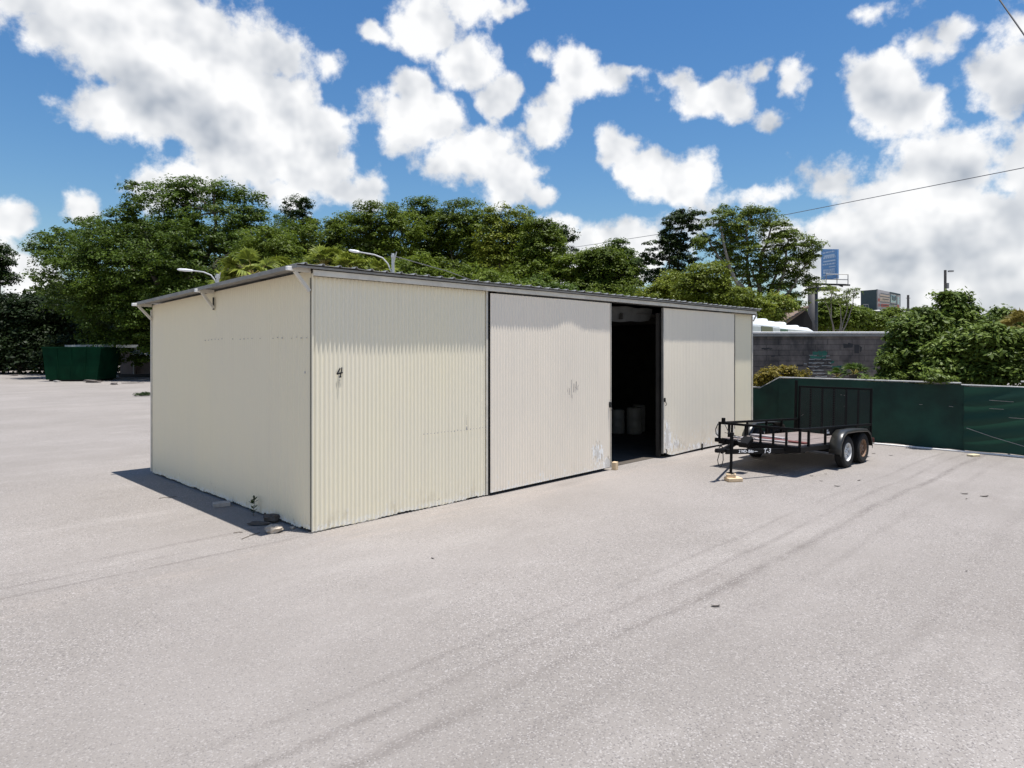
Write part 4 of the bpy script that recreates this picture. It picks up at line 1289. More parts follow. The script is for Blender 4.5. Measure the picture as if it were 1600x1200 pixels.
# --- wood behind the shed : individual crowns
wood = [  # base px, Y, lobes, mat, label
    (466, 72, [(464, 322, 22, 16), (470, 348, 26, 18), (460, 375, 25, 22)], 'leaf_dark', 'thin dark tree poking up right of the big oak', 150),
    (500, 66, [(490, 372, 50, 30), (520, 400, 55, 45), (480, 420, 45, 45), (545, 360, 36, 26)], 'leaf_mid', 'olive green tree just right of the big oak', 380),
    (602, 64, [(595, 340, 42, 24), (620, 365, 48, 32), (575, 375, 45, 38), (600, 420, 60, 50), (560, 430, 50, 45)], 'leaf_mid', 'rounded tree behind the right street lamp', 430),
    (662, 68, [(660, 330, 28, 18), (645, 352, 36, 26), (678, 360, 38, 30), (660, 410, 55, 48)], 'leaf_oak', 'tree with narrow peak right of the right street lamp', 380),
    (722, 66, [(722, 335, 36, 20), (705, 362, 42, 28), (742, 375, 40, 34), (715, 425, 60, 50)], 'leaf_mid', 'broad tree forming the middle of the wood', 430),
    (790, 62, [(800, 350, 34, 26), (780, 375, 40, 34), (815, 392, 40, 38), (790, 440, 60, 48), (765, 340, 20, 14)], 'leaf_olive', 'yellowish green tree with rounded top right of the middle', 430),
    (838, 58, [(845, 365, 26, 20), (850, 395, 36, 30), (835, 440, 45, 42)], 'leaf_mid', 'green tree sloping down at the right end of the tall wood', 300),
    (872, 64, [(872, 358, 16, 9), (885, 372, 15, 9), (865, 378, 14, 10), (882, 393, 18, 9), (872, 415, 22, 22)], 'leaf_dark', 'thin dark tree with see-through top at the wood end', 90),
    (905, 56, [(905, 420, 40, 26), (885, 445, 38, 34), (925, 440, 35, 34)], 'leaf_mid', 'low green tree below the thin dark one', 300),
    (945, 54, [(940, 412, 34, 22), (955, 440, 38, 34), (930, 460, 40, 30)], 'leaf_mid', 'low green tree left of the sky gap', 280),
    (966, 58, [(965, 388, 24, 13), (952, 402, 22, 12), (982, 405, 22, 14), (966, 425, 26, 16)], 'leaf_oak', 'taller tree with flat airy top left of the sky gap', 120),
    (990, 55, [(992, 420, 18, 14), (988, 445, 16, 16), (978, 470, 22, 18)], 'leaf_oak', 'slender airy tree at the edge of the sky gap', 80),
]
for (bp_, Y, lob, mt, lb, ncl) in wood:
    thin = 'thin' in lb or 'airy' in lb
    tree('broadleaf_tree', lb, 'tree', Y, lob, bp_, mt, .15 if thin else .165, ncl, 44, .62 if thin else .85, trunk_r=.16 if thin else .24, limbs=8, group=GW, shell=.5)
# lower front row
for (bp_, Y, lob, mt, lb, ncl) in [
    (640, 47, [(640, 440, 60, 36), (600, 462, 50, 30), (685, 455, 50, 34)], 'leaf_mid', 'low leafy tree just above the shed roof right of the lamp post', 330),
    (745, 46, [(745, 452, 60, 34), (700, 475, 45, 26), (790, 470, 50, 28)], 'leaf_mid', 'low leafy tree above the middle of the shed roof', 330),
    (850, 48, [(850, 470, 62, 30), (900, 478, 45, 26), (810, 478, 40, 22)], 'leaf_oak', 'low leafy tree above the greyish door', 300),
    (950, 46, [(950, 480, 50, 22), (1000, 478, 35, 22)], 'leaf_mid', 'lowest green tree above the dark doorway', 200),
    (420, 50, [(420, 385, 40, 28), (445, 410, 36, 26), (400, 420, 40, 30)], 'leaf_mid', 'light green bushy tree behind the fan palm', 260)]:
    tree('leafy_tree', lb, 'tree', Y, lob, bp_, mt, .14, ncl, 44, .72, trunk_r=.16, limbs=7, group='low trees just behind the shed', shell=.5)
# --- dark airy tree and the live oak
tree('airy_dark_tree', 'dark tree of separate clumps left of the live oak with a leaning trunk', 'tree', 47,
     [(1070, 340, 24, 13), (1052, 352, 22, 13), (1085, 356, 15, 11), (1042, 372, 22, 14), (1068, 378, 22, 15), (1096, 372, 12, 10), (1014, 388, 13, 10), (1008, 405, 13, 10), (1020, 412, 12, 8), (1048, 402, 26, 18), (1066, 410, 25, 18), (1036, 432, 22, 16), (1012, 432, 10, 9), (1050, 450, 28, 20)],
     1035, 'leaf_dark', .115, 300, 44, .38, trunk_r=.2, limbs=14, shell=.35, fork=.25)
tree('live_oak_tree', 'large open-limbed live oak with sky showing through, left of the blue billboard', 'tree', 44,
     [(1150, 332, 34, 12), (1180, 335, 28, 12), (1125, 352, 32, 16), (1165, 362, 38, 20), (1205, 358, 34, 18), (1108, 382, 30, 20), (1145, 390, 34, 20), (1190, 395, 38, 24), (1232, 378, 34, 20), (1262, 390, 24, 20),
      (1225, 408, 36, 22), (1258, 418, 24, 22), (1175, 425, 34, 18), (1215, 440, 36, 20), (1250, 448, 26, 18), (1130, 418, 30, 20), (1240, 470, 26, 14), (1200, 470, 30, 16), (1268, 440, 14, 14)],
     1185, 'leaf_live', .10, 640, 44, .42, bark='bark_pale', trunk_r=.34, limbs=26, shell=.35, fork=.22)
for (bp_, Y, lob, mt, lb, ncl) in [
    (1050, 40, [(1050, 450, 34, 24), (1025, 470, 30, 20), (1075, 472, 34, 22)], 'leaf_olive', 'low olive tree under the dark airy tree', 260),
    (1100, 38, [(1105, 435, 36, 24), (1085, 455, 34, 26), (1128, 462, 34, 24), (1105, 480, 40, 20)], 'leaf_olive', 'bright olive rounded tree in front of the live oak', 330),
    (1160, 39, [(1155, 470, 30, 18), (1175, 485, 30, 14), (1140, 488, 28, 12)], 'leaf_olive', 'small olive bush above the right end of the shed roof', 170),
    (1215, 42, [(1210, 480, 30, 18), (1195, 495, 28, 14)], 'leaf_live', 'low scrubby tree between the shed and the brown roof', 170)]:
    tree('olive_tree', lb, 'tree', Y, lob, bp_, mt, .10, ncl, 46, .50, trunk_r=.12, limbs=7, group='olive coloured trees right of the wood', shell=.5)
tree('bare_top_tree', 'thin half-bare tree under the blue billboard platform', 'tree', 56,
     [(1300, 455, 20, 10), (1322, 462, 18, 8), (1310, 475, 22, 10), (1288, 470, 14, 10), (1334, 455, 10, 6)], 1302, 'leaf_live', .10, 60, 22, .42, bark='bark_pale', trunk_r=.13, limbs=22, shell=.2)
for (bp_, Y, lob, mt, lb, ncl) in [
    (1300, 72, [(1300, 490, 30, 22), (1325, 498, 28, 20), (1280, 500, 24, 20)], 'leaf_mid', 'dense tree between the two billboards, the left one', 260),
    (1345, 84, [(1345, 500, 24, 18), (1365, 508, 22, 14)], 'leaf_mid', 'low tree just left of the far billboard column', 150),
    (1395, 88, [(1395, 500, 26, 16), (1420, 506, 24, 12)], 'leaf_mid', 'low tree right of the far billboard column', 150),
    (1438, 95, [(1436, 490, 14, 8), (1445, 500, 20, 12)], 'leaf_dark', 'small dark rounded tree right of the far billboard', 90),
    (1462, 90, [(1460, 496, 14, 8), (1470, 505, 22, 10)], 'leaf_dark', 'small dark tree beside the short utility pole', 90)]:
    tree('distant_tree', lb, 'tree', Y, lob, bp_, mt, .22, ncl, 36, .8, trunk_r=.16, limbs=5, group='distant trees round the billboards', shell=.5)


# --- far woods and underbrush, masses nobody could count
def mass(name, label, cat, segs, Y, leaf, mat, n, rcl, depth):
    C, Nn = [], []
    for (x0, x1, yt0, yt1) in segs:
        a, b = P(x0, yt0, Y), P(x1, yt1, Y)
        m = int(n * (b.x - a.x) / max(1, sum(P(s[1], 0, Y).x - P(s[0], 0, Y).x for s in segs)))
        t = rng.random(m)
        top = a.z + (b.z - a.z) * t
        xx = a.x + (b.x - a.x) * t
        top = top * (1 + .10 * np.sin(xx * .9) + .06 * np.sin(xx * 2.3 + 1) + .05 * np.sin(xx * .33 + 2))
        zz = top * rng.random(m) ** .6
        yy = Y + depth * (rng.random(m) - .5) + (zz / top) * depth * .3
        cc = np.stack([xx, yy, zz], 1)
        k = np.repeat(np.arange(m), 12)
        off = rng.normal(size=(len(k), 3)) * rcl * .5
        C.append(cc[k] + off); Nn.append(off + np.array([0, -.4, .8]) + .7 * rng.normal(size=(len(k), 3)))
    C = np.concatenate(C); Nn = np.concatenate(Nn); kp = C[:, 2] > .02
    C, Nn = C[kp], Nn[kp]
    o = quads_object(name, leaf_quads(C, Nn, leaf * (.6 + .8 * rng.random(len(C)))), M[mat])
    tag(o, label, cat, kind='stuff')


mass('far_woods', 'dense dark woodland closing the view behind the shed', 'woods', [(-350, 60, 500, 500), (60, 470, 460, 420), (470, 860, 390, 400), (860, 985, 455, 490), (985, 1200, 512, 512)], 88, .42, 'wood_mass', 7500, 1.8, 10)
mass('far_woods', 'low far tree line beyond the billboards at the right', 'woods', [(1200, 1480, 512, 508), (1480, 1900, 502, 495)], 170, .5, 'wood_mass', 2600, 1.8, 12)
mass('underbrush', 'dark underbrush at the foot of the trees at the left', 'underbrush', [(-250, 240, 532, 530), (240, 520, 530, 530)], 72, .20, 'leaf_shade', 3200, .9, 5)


# --- palms
def palm(name, label, px, py_c, Y, rad, fronds, mat, base_z=0.0, up=.35, seed=1, group=None, leaflets=22, trunk=True, length=1.0):
    r = random.Random(seed)
    c = P(px, py_c, Y)
    root = empty(name, (c.x, Y, base_z), 0, label, 'palm', group)
    hz_ = c.z - base_z
    if trunk:
        mb = MB(); mb.tube([(0, 0, -.05), (.05, 0, hz_ * .5), (0, 0, hz_)], [.2, .17, .15], 9); mb.build('trunk', M['bark'], root)
    Q = []; st = MB()
    for i in range(fronds):
        az = r.uniform(0, 2 * math.pi); el = math.asin(max(-1, min(1, r.uniform(-.45, 1.0) * .95)))
        if el < 0: el *= .7
        L1 = rad * r.uniform(.45, .62) * length
        d = Vector((math.cos(az) * math.cos(el), math.sin(az) * math.cos(el), math.sin(el)))
        o0 = Vector((0, 0, hz_)); e = o0 + d * L1 - Vector((0, 0, .10 * L1))
        st.tube([o0, (o0 + e) / 2 + Vector((0, 0, .06 * L1)), e], [.02, .014, .010], 4)
        s = d.cross(Vector((0, 0, 1)));
        if s.length < .1: s = Vector((1, 0, 0))
        s.normalize(); n_ = s.cross(d)
        R1 = rad * r.uniform(.42, .58)
        tw = r.uniform(-.6, .6)
        s2 = s * math.cos(tw) + n_ * math.sin(tw)
        for k in range(leaflets):
            t = -1.45 + 2.9 * k / (leaflets - 1) + r.uniform(-.04, .04)
            v = (d * math.cos(t) + s2 * math.sin(t)).normalized()
            l = R1 * (.72 + .28 * math.cos(t * .8)) * r.uniform(.9, 1.05)
            mid = e + v * l * .55 + Vector((0, 0, .02 * l)); tip = e + v * l - Vector((0, 0, l * r.uniform(.12, .42)))
            wv = v.cross(n_).normalized() * (.035 * rad / 1.2)
            Q.append([e - wv * .15, mid - wv, mid + wv, e + wv * .15]); Q.append([mid - wv, tip, tip + wv * .1, mid + wv])
    quads_object('fronds', np.array([[list(v) for v in q] for q in Q]), M[mat], root)
    st.build('stalks', M['leaf_tan'], root)
    return root


palm('fan_palm', 'bushy fan palm rising above the left slope of the shed roof', 395, 430, 30, 1.6, 46, 'leaf_palm', seed=3)
palm('fan_palm', 'smaller fan palm at the left of the bushy one by the lamp', 360, 447, 31, 1.15, 30, 'leaf_palm', seed=4)
palm('fan_palm', 'fan palm behind the front corner of the shed roof', 437, 430, 33, 1.2, 32, 'leaf_palm', seed=5)
palm('fan_palm', 'fan palm left of the right street lamp post', 505, 415, 34, 1.4, 38, 'leaf_palm', seed=6)
palm('fan_palm', 'pale yellowish fan palm under the right street lamp arm', 552, 425, 32, 1.35, 40, 'leaf_palm', seed=7)
palm('fan_palm', 'fan palm partly hidden behind the right lamp post', 592, 432, 33, 1.2, 34, 'leaf_palm', seed=8)
palm('fan_palm', 'pale fan palm low against the front corner of the roof', 470, 440, 31, .9, 24, 'leaf_tan', seed=9)
palm('straw_palm', 'straw coloured palm cut by the right edge above the shrubs', 1606, 520, 22, 1.0, 46, 'leaf_tan', seed=12, length=1.1)
palm('small_palm', 'small fan palm standing just behind the fence, right of the painted marks', 1335, 585, 21.5, .55, 16, 'fern', seed=14, up=.8, leaflets=24)
palm('small_palm', 'green leafy palm shoot left of the small fan palm behind the fence', 1308, 588, 21.8, .42, 12, 'fern', seed=15, up=.8)


# --- shrubs and vines on the right
def shrub(name, label, cat, Y, px_lobes, base_px, mat, leaf, ncl, per, rcl, group=None, **kw):
    return tree(name, label, cat, Y, px_lobes, base_px, mat, leaf, ncl, per, rcl, trunk_r=.06, limbs=9, group=group, shell=.45, zflat=.8, flat=.42, **{'min_z': .3, **kw})


SG = 'vine-covered shrubs behind the green fence'
shrub('shrub', 'rounded glossy shrub at the left end of the hedge behind the fence', 'shrub', 19.8, [(1425, 530, 38, 36), (1402, 560, 26, 30), (1440, 572, 44, 30), (1408, 590, 28, 14), (1450, 505, 28, 22)], 1425, 'leaf_shrub', .078, 430, 32, .24, SG)
shrub('shrub', 'tallest upright shrub in front of the utility pole', 'shrub', 20.2, [(1490, 478, 24, 18), (1488, 505, 32, 26), (1478, 535, 36, 28), (1500, 470, 12, 14), (1475, 468, 10, 10), (1512, 492, 14, 16)], 1485, 'leaf_shrub', .072, 400, 30, .22, SG)
shrub('shrub', 'tangled vine shrub in the middle of the hedge over the fence', 'shrub', 18.6, [(1500, 555, 48, 34), (1530, 575, 44, 26), (1480, 580, 48, 20), (1520, 530, 30, 22)], 1505, 'leaf_shrub', .074, 440, 32, .22, SG)
shrub('shrub', 'yellow-green vine shrub near the right edge above the fence', 'shrub', 17.8, [(1565, 550, 42, 34), (1595, 570, 40, 32), (1560, 585, 46, 18), (1545, 530, 24, 22), (1600, 535, 30, 24)], 1570, 'leaf_shrub', .074, 440, 32, .22, SG)
shrub('shrub', 'shrub running out of view at the right edge', 'shrub', 17.2, [(1660, 550, 60, 50), (1640, 585, 50, 30)], 1655, 'leaf_shrub', .065, 420, 32, .26, SG)
shrub('shrub', 'far bright green shrub showing in the dip of the hedge', 'shrub', 24, [(1550, 515, 30, 14), (1575, 505, 20, 16), (1530, 520, 22, 10), (1562, 492, 8, 9)], 1550, 'leaf_shrub', .075, 260, 32, .28, SG)
shrub('yellow_shrub', 'low yellowish shrub spilling over the left end of the fence', 'shrub', 21.6, [(1215, 583, 30, 9), (1195, 590, 18, 8), (1240, 586, 24, 8), (1200, 602, 22, 12), (1225, 577, 16, 5)], 1212, 'leaf_yellow', .050, 170, 26, .14)
shrub('climbing_vine', 'trailing vine hanging over the top rail near the middle of the fence', 'vine', 19.1, [(1360, 597, 12, 7), (1388, 592, 24, 12), (1372, 604, 16, 6), (1384, 570, 10, 20)], 1378, 'leaf_shrub', .045, 210, 24, .13, stem=False)
shrub('climbing_vine', 'short tuft of pale leaves lying on the fence rail right of the middle', 'vine', 17.6, [(1458, 592, 14, 6), (1480, 594, 12, 5)], 1462, 'leaf_shrub', .045, 70, 24, .11, stem=False)
shrub('weed_patch', 'dry weeds under the step at the left end of the fence', 'weeds', 22.6, [(1195, 602, 22, 10), (1185, 612, 12, 10), (1212, 606, 14, 9)], 1195, 'leaf_yellow', .05, 140, 26, .15, stem=False)
shrub('green_weeds', 'green growth showing behind the thin screen at the right', 'weeds', 17.9, [(1560, 695, 46, 22), (1600, 690, 40, 26), (1530, 700, 30, 16)], 1570, 'leaf_shrub', .06, 260, 26, .2, stem=False)
shrub('dark_weeds', 'small dark weeds at the far foot of the shed end wall', 'weeds', 38.0, [(228, 617, 9, 3), (222, 619, 12, 2)], 228, 'leaf_dark', .06, 60, 20, .15, min_z=.04, stem=False)


# ------------------------------------------------------------------ grey block wall, motorhome, brown roof
def make_blockwall():
    Y = 24.6
    a, b = P(1140, 518, Y), P(1560, 518, Y)
    root = empty('block_wall', (a.x, Y, 0), 0, 'tall stained grey block wall with pale coping behind the fence', 'wall')
    L_ = b.x - a.x; hh = a.z
    mb = MB(); mb.box((L_ / 2, .1, (hh - .08) / 2), (L_, .2, hh - .08)); mb.build('wall_face', M['blockwall'], root)
    mb = MB(); mb.box((L_ / 2, .1, hh - .04), (L_ + .06, .34, .07), bev=.01); mb.build('coping', M['curb'], root)
    mb = MB(); mb.box((L_ / 2, -.03, hh - .135), (L_, .06, .09)); mb.build('shadow_ledge', M['fascia'], root)
    # spray-painted marks: green cap over rows of pale and dark dashes
    r = random.Random(6)
    def wp(px, py): q = P(px, py, Y); return q.x - a.x, q.z
    for nm, mt, rows in (('graffiti_green', 'graf_green', [(1270, 1292, 552, 9), (1266, 1290, 558, 6), (1298, 1312, 566, 5), (1300, 1315, 573, 4)]),
                         ('graffiti_pale', 'graf_white', [(1264, 1276, 555, 1.3), (1285, 1296, 556, 1.2), (1264, 1282, 561, 1.6), (1286, 1298, 562, 1.4), (1264, 1298, 567, 1.8), (1263, 1280, 573, 1.6), (1284, 1300, 572, 1.8), (1270, 1296, 578, 1.6), (1266, 1290, 583, 1.5), (1274, 1292, 588, 1.7), (1256, 1260, 568, 2.5)]),
                         ('graffiti_black', 'graf_black', [(1262, 1300, 564.2, 2), (1262, 1298, 570, 2.2), (1265, 1300, 575.5, 2.2), (1264, 1296, 580.6, 2.0), (1268, 1294, 586, 2), (1234, 1254, 571, 3.4), (1318, 1332, 540, 12), (1335, 1346, 545, 14), (1330, 1350, 578, 7), (1190, 1206, 545, 3), (1205, 1218, 556, 3)])):
        mb = MB()
        for (x0, x1, yy, th) in rows:
            xa = x0
            while xa < x1:
                w = r.uniform(3.5, 9); xb = min(x1, xa + w)
                if r.random() < .85:
                    p1, p2 = wp(xa, yy + r.uniform(-.8, .8)), wp(xb, yy + r.uniform(-.8, .8))
                    y_ = {'graffiti_green': -.002, 'graffiti_black': -.004, 'graffiti_pale': -.006}[nm]
                    t_ = th / F * Y * r.uniform(.6, 1.0)
                    mb.add([(p1[0], y_, p1[1] - t_ / 2), (p2[0], y_, p2[1] - t_ * r.uniform(.3, .6)), (p2[0] + .02, y_, p2[1] + t_ * r.uniform(.2, .5)), (p1[0] - .01, y_, p1[1] + t_ / 2)], [(0, 1, 2, 3)])
                xa = xb + r.uniform(-.5, 1.5)
        mb.build(nm, M[mt], root)


make_blockwall()


def make_rv():
    A = Vector((9.7, 27.5, 0)); Bp = Vector((16.4, 36.2, 0))
    d = (Bp - A).normalized(); L_ = (Bp - A).length
    root = empty('motorhome', A, math.atan2(d.y, d.x), 'white motorhome roof showing above the grey block wall', 'motorhome')
    W = 2.4; hh = 3.92
    # local: x along, y away from camera (left of d)
    mb = MB()
    ns = 8
    pr = [(-W * 0, .9), (0, hh - .25), (.06, hh - .10), (.22, hh), (W - .22, hh), (W - .06, hh - .10), (W, hh - .25), (W, .9)]
    def sec(x, k): return [(x, y, .9 + (z - .9) * k) for y, z in pr]
    secs = [sec(-.3, .94), sec(0, 1), sec(4.3, 1), sec(4.6, .965), sec(L_ - .8, .955), sec(L_ - .25, .93), sec(L_, .84)]
    vs = [v for s_ in secs for v in s_]; n = len(pr)
    fs = [(i * n + j, i * n + j + 1, (i + 1) * n + j + 1, (i + 1) * n + j) for i in range(len(secs) - 1) for j in range(n - 1)]
    fs += [tuple(range(n)), tuple((len(secs) - 1) * n + j for j in range(n - 1, -1, -1))]
    mb.add(vs, fs); mb.build('body', M['rv'], root)
    mb = MB(); mb.box((L_ / 2 - .2, -.012, 2.45), (L_ - .5, .02, 2.3)); mb.build('side_panel', M['rv_side'], root)
    mb = MB(); mb.box((5.0, -.03, 3.33), (1.2, .02, .5), bev=.005); mb.build('window', M['rv_green'], root)
    mb = MB(); mb.box((2.4, -.03, 3.42), (1.6, .02, .42)); mb.build('window', M['glass'], root)
    mb = MB(); mb.box((L_ - 1.6, -.03, 3.3), (1.6, .02, .34)); mb.build('window', M['glass'], root)
    for k, (x, w, h_, y) in enumerate(((2.1, 1.3, .24, .9), (3.7, .6, .14, .8), (4.9, .7, .16, 1.0), (7.6, .9, .26, 1.1), (8.6, .6, .12, .7))):
        mb = MB(); mb.box((x, y, (hh if x < 4.4 else hh - .14) + h_ / 2 - .02), (w, .8, h_), bev=.06); mb.build('roof_unit', M['rv'], root)
    mb = MB()
    for x in (1.5, L_ - 2):
        for y in (.1, W - .1):
            mb.lathe([(.001, -.12), (.40, -.12), (.42, -.08), (.42, .08), (.40, .12), (.001, .12)], (x, y, .42), 'Y', 20)
    mb.build('wheels', M['rubber'], root)
    mb = MB(); mb.box((L_ / 2, W / 2, .75), (L_ - .4, W - .1, .4)); mb.build('chassis', M['black'], root)


make_rv()


def make_cottage():
    Y = 45
    a = P(1228, 505, Y)
    root = empty('brown_roofed_hut', (a.x, Y, 0), 0, 'small hut with brown shingle roof beside the billboard column', 'hut')
    z0 = P(0, 506, Y).z; z1 = P(0, 478, Y).z
    toz = Matrix(((1, 0, 0), (0, 0, 1), (0, 1, 0)))
    mb = MB(); mb.prism([(-.05, 0), (1.9, 0), (1.9, z0 + .1), (1.46, z1 - .15), (-.05, z0 - .1)], .3, 1.6, mat=toz); mb.build('wall', M['dark_wood'], root)
    mb = MB(); mb.prism([(-.4, z0 - .1), (1.46, z1), (1.46, z1 - .15), (-.4, z0 - .25)], -.2, 3.6, mat=toz); mb.build('roof', M['thatch'], root)



make_cottage()


# ------------------------------------------------------------------ billboards
def billboard1():
    Y = 60
    c = P(1270, 500, Y)
    root = empty('billboard', (c.x, Y, 0), 0, 'tall blue and white billboard on a thick grey column beside the live oak', 'billboard')
    zt = P(0, 442, Y).z
    mb = MB(); mb.tube([(0, 0, 0), (0, 0, zt)], .42, 18); mb.build('column', M['bb_post'], root, smooth=True)
    # platform runs from upper left towards the camera-right
    x0, x1 = P(1262, 0, Y + .6).x - c.x, P(1325, 0, Y - 2.5).x - c.x
    zp = P(0, 446, Y).z
    mb = MB(); mb.bar((x0, .6, zp + .2), (x1, -2.5, zp - .2), .7, .14); mb.bar((-.3, 0, zp - .35), (x1 - .8, -2, zp - .45), .25, .35)
    for t in (.2, .5, .8): q = Vector((x0, .6, zp)).lerp(Vector((x1, -2.5, zp - .4)), t); mb.bar(q + Vector((0, -.5, 0)), q + Vector((0, .5, .3)), .1, .1)
    mb.build('catwalk', M['bb_steel'], root)
    mb = MB()
    e0, e1 = Vector((x1 - 1.6, -1.9, zp - .1)), Vector((x1, -2.5, zp - .2))
    for t in (0, .5, 1):
        q = e0.lerp(e1, t); mb.tube([q, q + Vector((0, 0, .9))], .035, 6)
    for h_ in (.45, .9): mb.tube([e0 + Vector((0, 0, h_)), e1 + Vector((0, 0, h_))], .035, 6)
    mb.build('railing', M['steel'], root)
    # poster face, seen at an angle: spans px 1286..1310, y 388..440
    p1, p2 = P(1284, 0, Y + 1.6), P(1309.5, 0, Y - 1.6)
    A_ = Vector((p1.x - c.x, 1.6, 0)); B_ = Vector((p2.x - c.x, -1.6, 0))
    za, zb_ = P(0, 434, Y).z, P(0, 391, Y).z
    mb = MB(); mb.add([A_ + Vector((0, 0, za)), B_ + Vector((0, 0, za - .25)), B_ + Vector((0, 0, zb_ - .15)), A_ + Vector((0, 0, zb_ + .35))], [(0, 1, 2, 3)])
    pf = mb.build('poster', M['bb_blue'], root); so = pf.modifiers.new('t', 'SOLIDIFY'); so.thickness = .12; so.offset = -1 if False else 0
    nd = (B_ - A_).normalized(); nn = Vector((nd.y, -nd.x, 0)); nn = nn if nn.dot(-(c + A_)) > 0 else -nn
    def pt(u, v): return A_.lerp(B_, u) + Vector((0, 0, za + (zb_ - za + .2) * v - .2 * u)) + nn * .075
    r = random.Random(2); mb = MB()
    for (v, h_, u0, u1, broken) in ((.90, .045, .12, .85, 1), (.78, .07, .2, .85, 0), (.72, .06, .15, .9, 1), (.60, .05, .15, .9, 0), (.50, .05, .10, .9, 1), (.40, .035, .5, .9, 0), (.30, .07, .15, .85, 1), (.22, .07, .15, .85, 1), (.12, .03, .15, .8, 0)):
        u = u0
        while u < u1:
            w = r.uniform(.06, .16) if broken else (u1 - u0)
            mb.add([pt(u, v - h_ / 2), pt(min(u1, u + w), v - h_ / 2), pt(min(u1, u + w), v + h_ / 2), pt(u, v + h_ / 2)], [(0, 1, 2, 3)])
            u += w + .025
    mb.build('poster_lettering', M['bb_light'], root)


billboard1()


def billboard2():
    Y = 92
    c = P(1363, 515, Y)
    root = empty('billboard', (c.x, Y, 0), 0, 'wide far billboard of several printed panels on a dark column', 'billboard')
    zp = P(0, 488, Y).z; zt = P(0, 453, Y).z
    mb = MB(); mb.tube([(0, 0, 0), (0, 0, zp)], .55, 16); mb.build('column', M['bb_steel'], root, smooth=True)
    X = lambda px: P(px, 0, Y).x - c.x
    mb = MB(); mb.bar((X(1346), 0, zp + .05), (X(1417), 0, zp - .15), 1.6, .3); mb.bar((X(1360), 0, zp - .4), (X(1395), 0, zp - .5), .5, .5)
    mb.build('catwalk', M['bb_steel'], root)
    mb = MB()
    for px in (1344, 1348, 1352): mb.tube([(X(px), -.8, zp + .1), (X(px), -.8, zp + 1.0)], .04, 5)
    mb.tube([(X(1344), -.8, zp + 1.0), (X(1352), -.8, zp + 1.0)], .04, 5); mb.build('railing', M['steel'], root)
    mb = MB(); mb.add([(X(1352), 1.2, zp + .3), (X(1366), -.6, zp + .3), (X(1366), -.6, zt), (X(1352), 1.2, zt)], [(0, 1, 2, 3)])
    o = mb.build('back_panel', M['bb_dark'], root); so = o.modifiers.new('t', 'SOLIDIFY'); so.thickness = .2
    A_, B_ = Vector((X(1366.5), -.6, 0)), Vector((X(1410), .6, 0))
    za, zb0, zb1 = zp + .35, zt + .05, P(0, 459, Y).z
    def pt(u, v, off=0): return A_.lerp(B_, u) + Vector((0, -off, za + (zb0 + (zb1 - zb0) * u - za) * v))
    mb = MB(); mb.add([pt(0, 0), pt(1, 0), pt(1, 1), pt(0, 1)], [(0, 1, 2, 3)])
    o = mb.build('poster', M['bb_pale'], root); so = o.modifiers.new('t', 'SOLIDIFY'); so.thickness = .2
    r = random.Random(1)
    def patches(name, mat, L_):
        mb = MB()
        for i, (u0, u1, v0, v1) in enumerate(L_):
            off = .13 + .012 * i
            mb.add([pt(u0, v0, off), pt(u1, v0, off), pt(u1, v1, off), pt(u0, v1, off)], [(0, 1, 2, 3)])
        mb.build(name, M[mat], root)
    patches('print_dark', 'bb_dark', [(.0, .015, 0, 1), (.10, .52, .66, .69), (.10, .52, .37, .40), (.53, 1, .90, 1.0), (.54, .57, .3, .9), (.57, .85, .30, .36), (.82, .85, .3, .9), (.965, .99, .2, .95), (.12, .5, .80, .83)])
    mb_ = None
    patches('print_tan', 'bb_tan', [(.12, .52, .70, .78), (.12, .52, .44, .62)])
    patches('print_red', 'bb_red', [(.03, .10, .40, .55), (.16, .50, .14, .30), (.04, .09, .15, .3), (.84, .93, .12, .30), (.90, .98, .03, .14)])
    patches('print_mint', 'bb_mint', [(.58, .81, .42, .86), (.87, .95, .35, .8)])
    rows = [(.20, .48, .52, .56), (.62, .66, .55, .8), (.68, .72, .5, .75), (.74, .78, .55, .8), (.20, .46, .20, .24)]
    mb = MB()
    for i, (u0, u1, v0, v1) in enumerate(rows):
        off = .26
        mb.add([pt(u0, v0, off), pt(u1, v0, off), pt(u1, v1, off), pt(u0, v1, off)], [(0, 1, 2, 3)])
    mb.build('print_lettering', M['bb_dark'], root)


billboard2()


def upole(px, ytop, Y, r, label, arms=True):
    b = P(px, ytop, Y)
    root = empty('utility_pole', (b.x, Y, 0), 0, label, 'pole', 'utility poles at the right')
    mb = MB(); mb.tube([(0, 0, 0), (0, 0, b.z)], [r * 1.15, r], 9); mb.build('pole', M['pole'], root)
    mb = MB()
    if arms:
        mb.box((-.35, 0, b.z * .78), (.5, .08, .08)); mb.box((.2, 0, b.z * .86), (.16, .12, .45)); mb.box((.45, 0, b.z * .99), (.35, .25, .12)); mb.build('bracket', M['steel'], root)
    else:
        mb.box((0, 0, b.z * .96), (.5, .06, .06)); mb.build('bracket', M['pole'], root)


upole(1477, 422, 55, .10, 'tallest utility pole rising behind the upright shrub')
upole(1419, 461, 80, .13, 'middle utility pole just right of the far billboard', False)
upole(1448, 480, 90, .13, 'shortest utility pole left of the upright shrub', False)


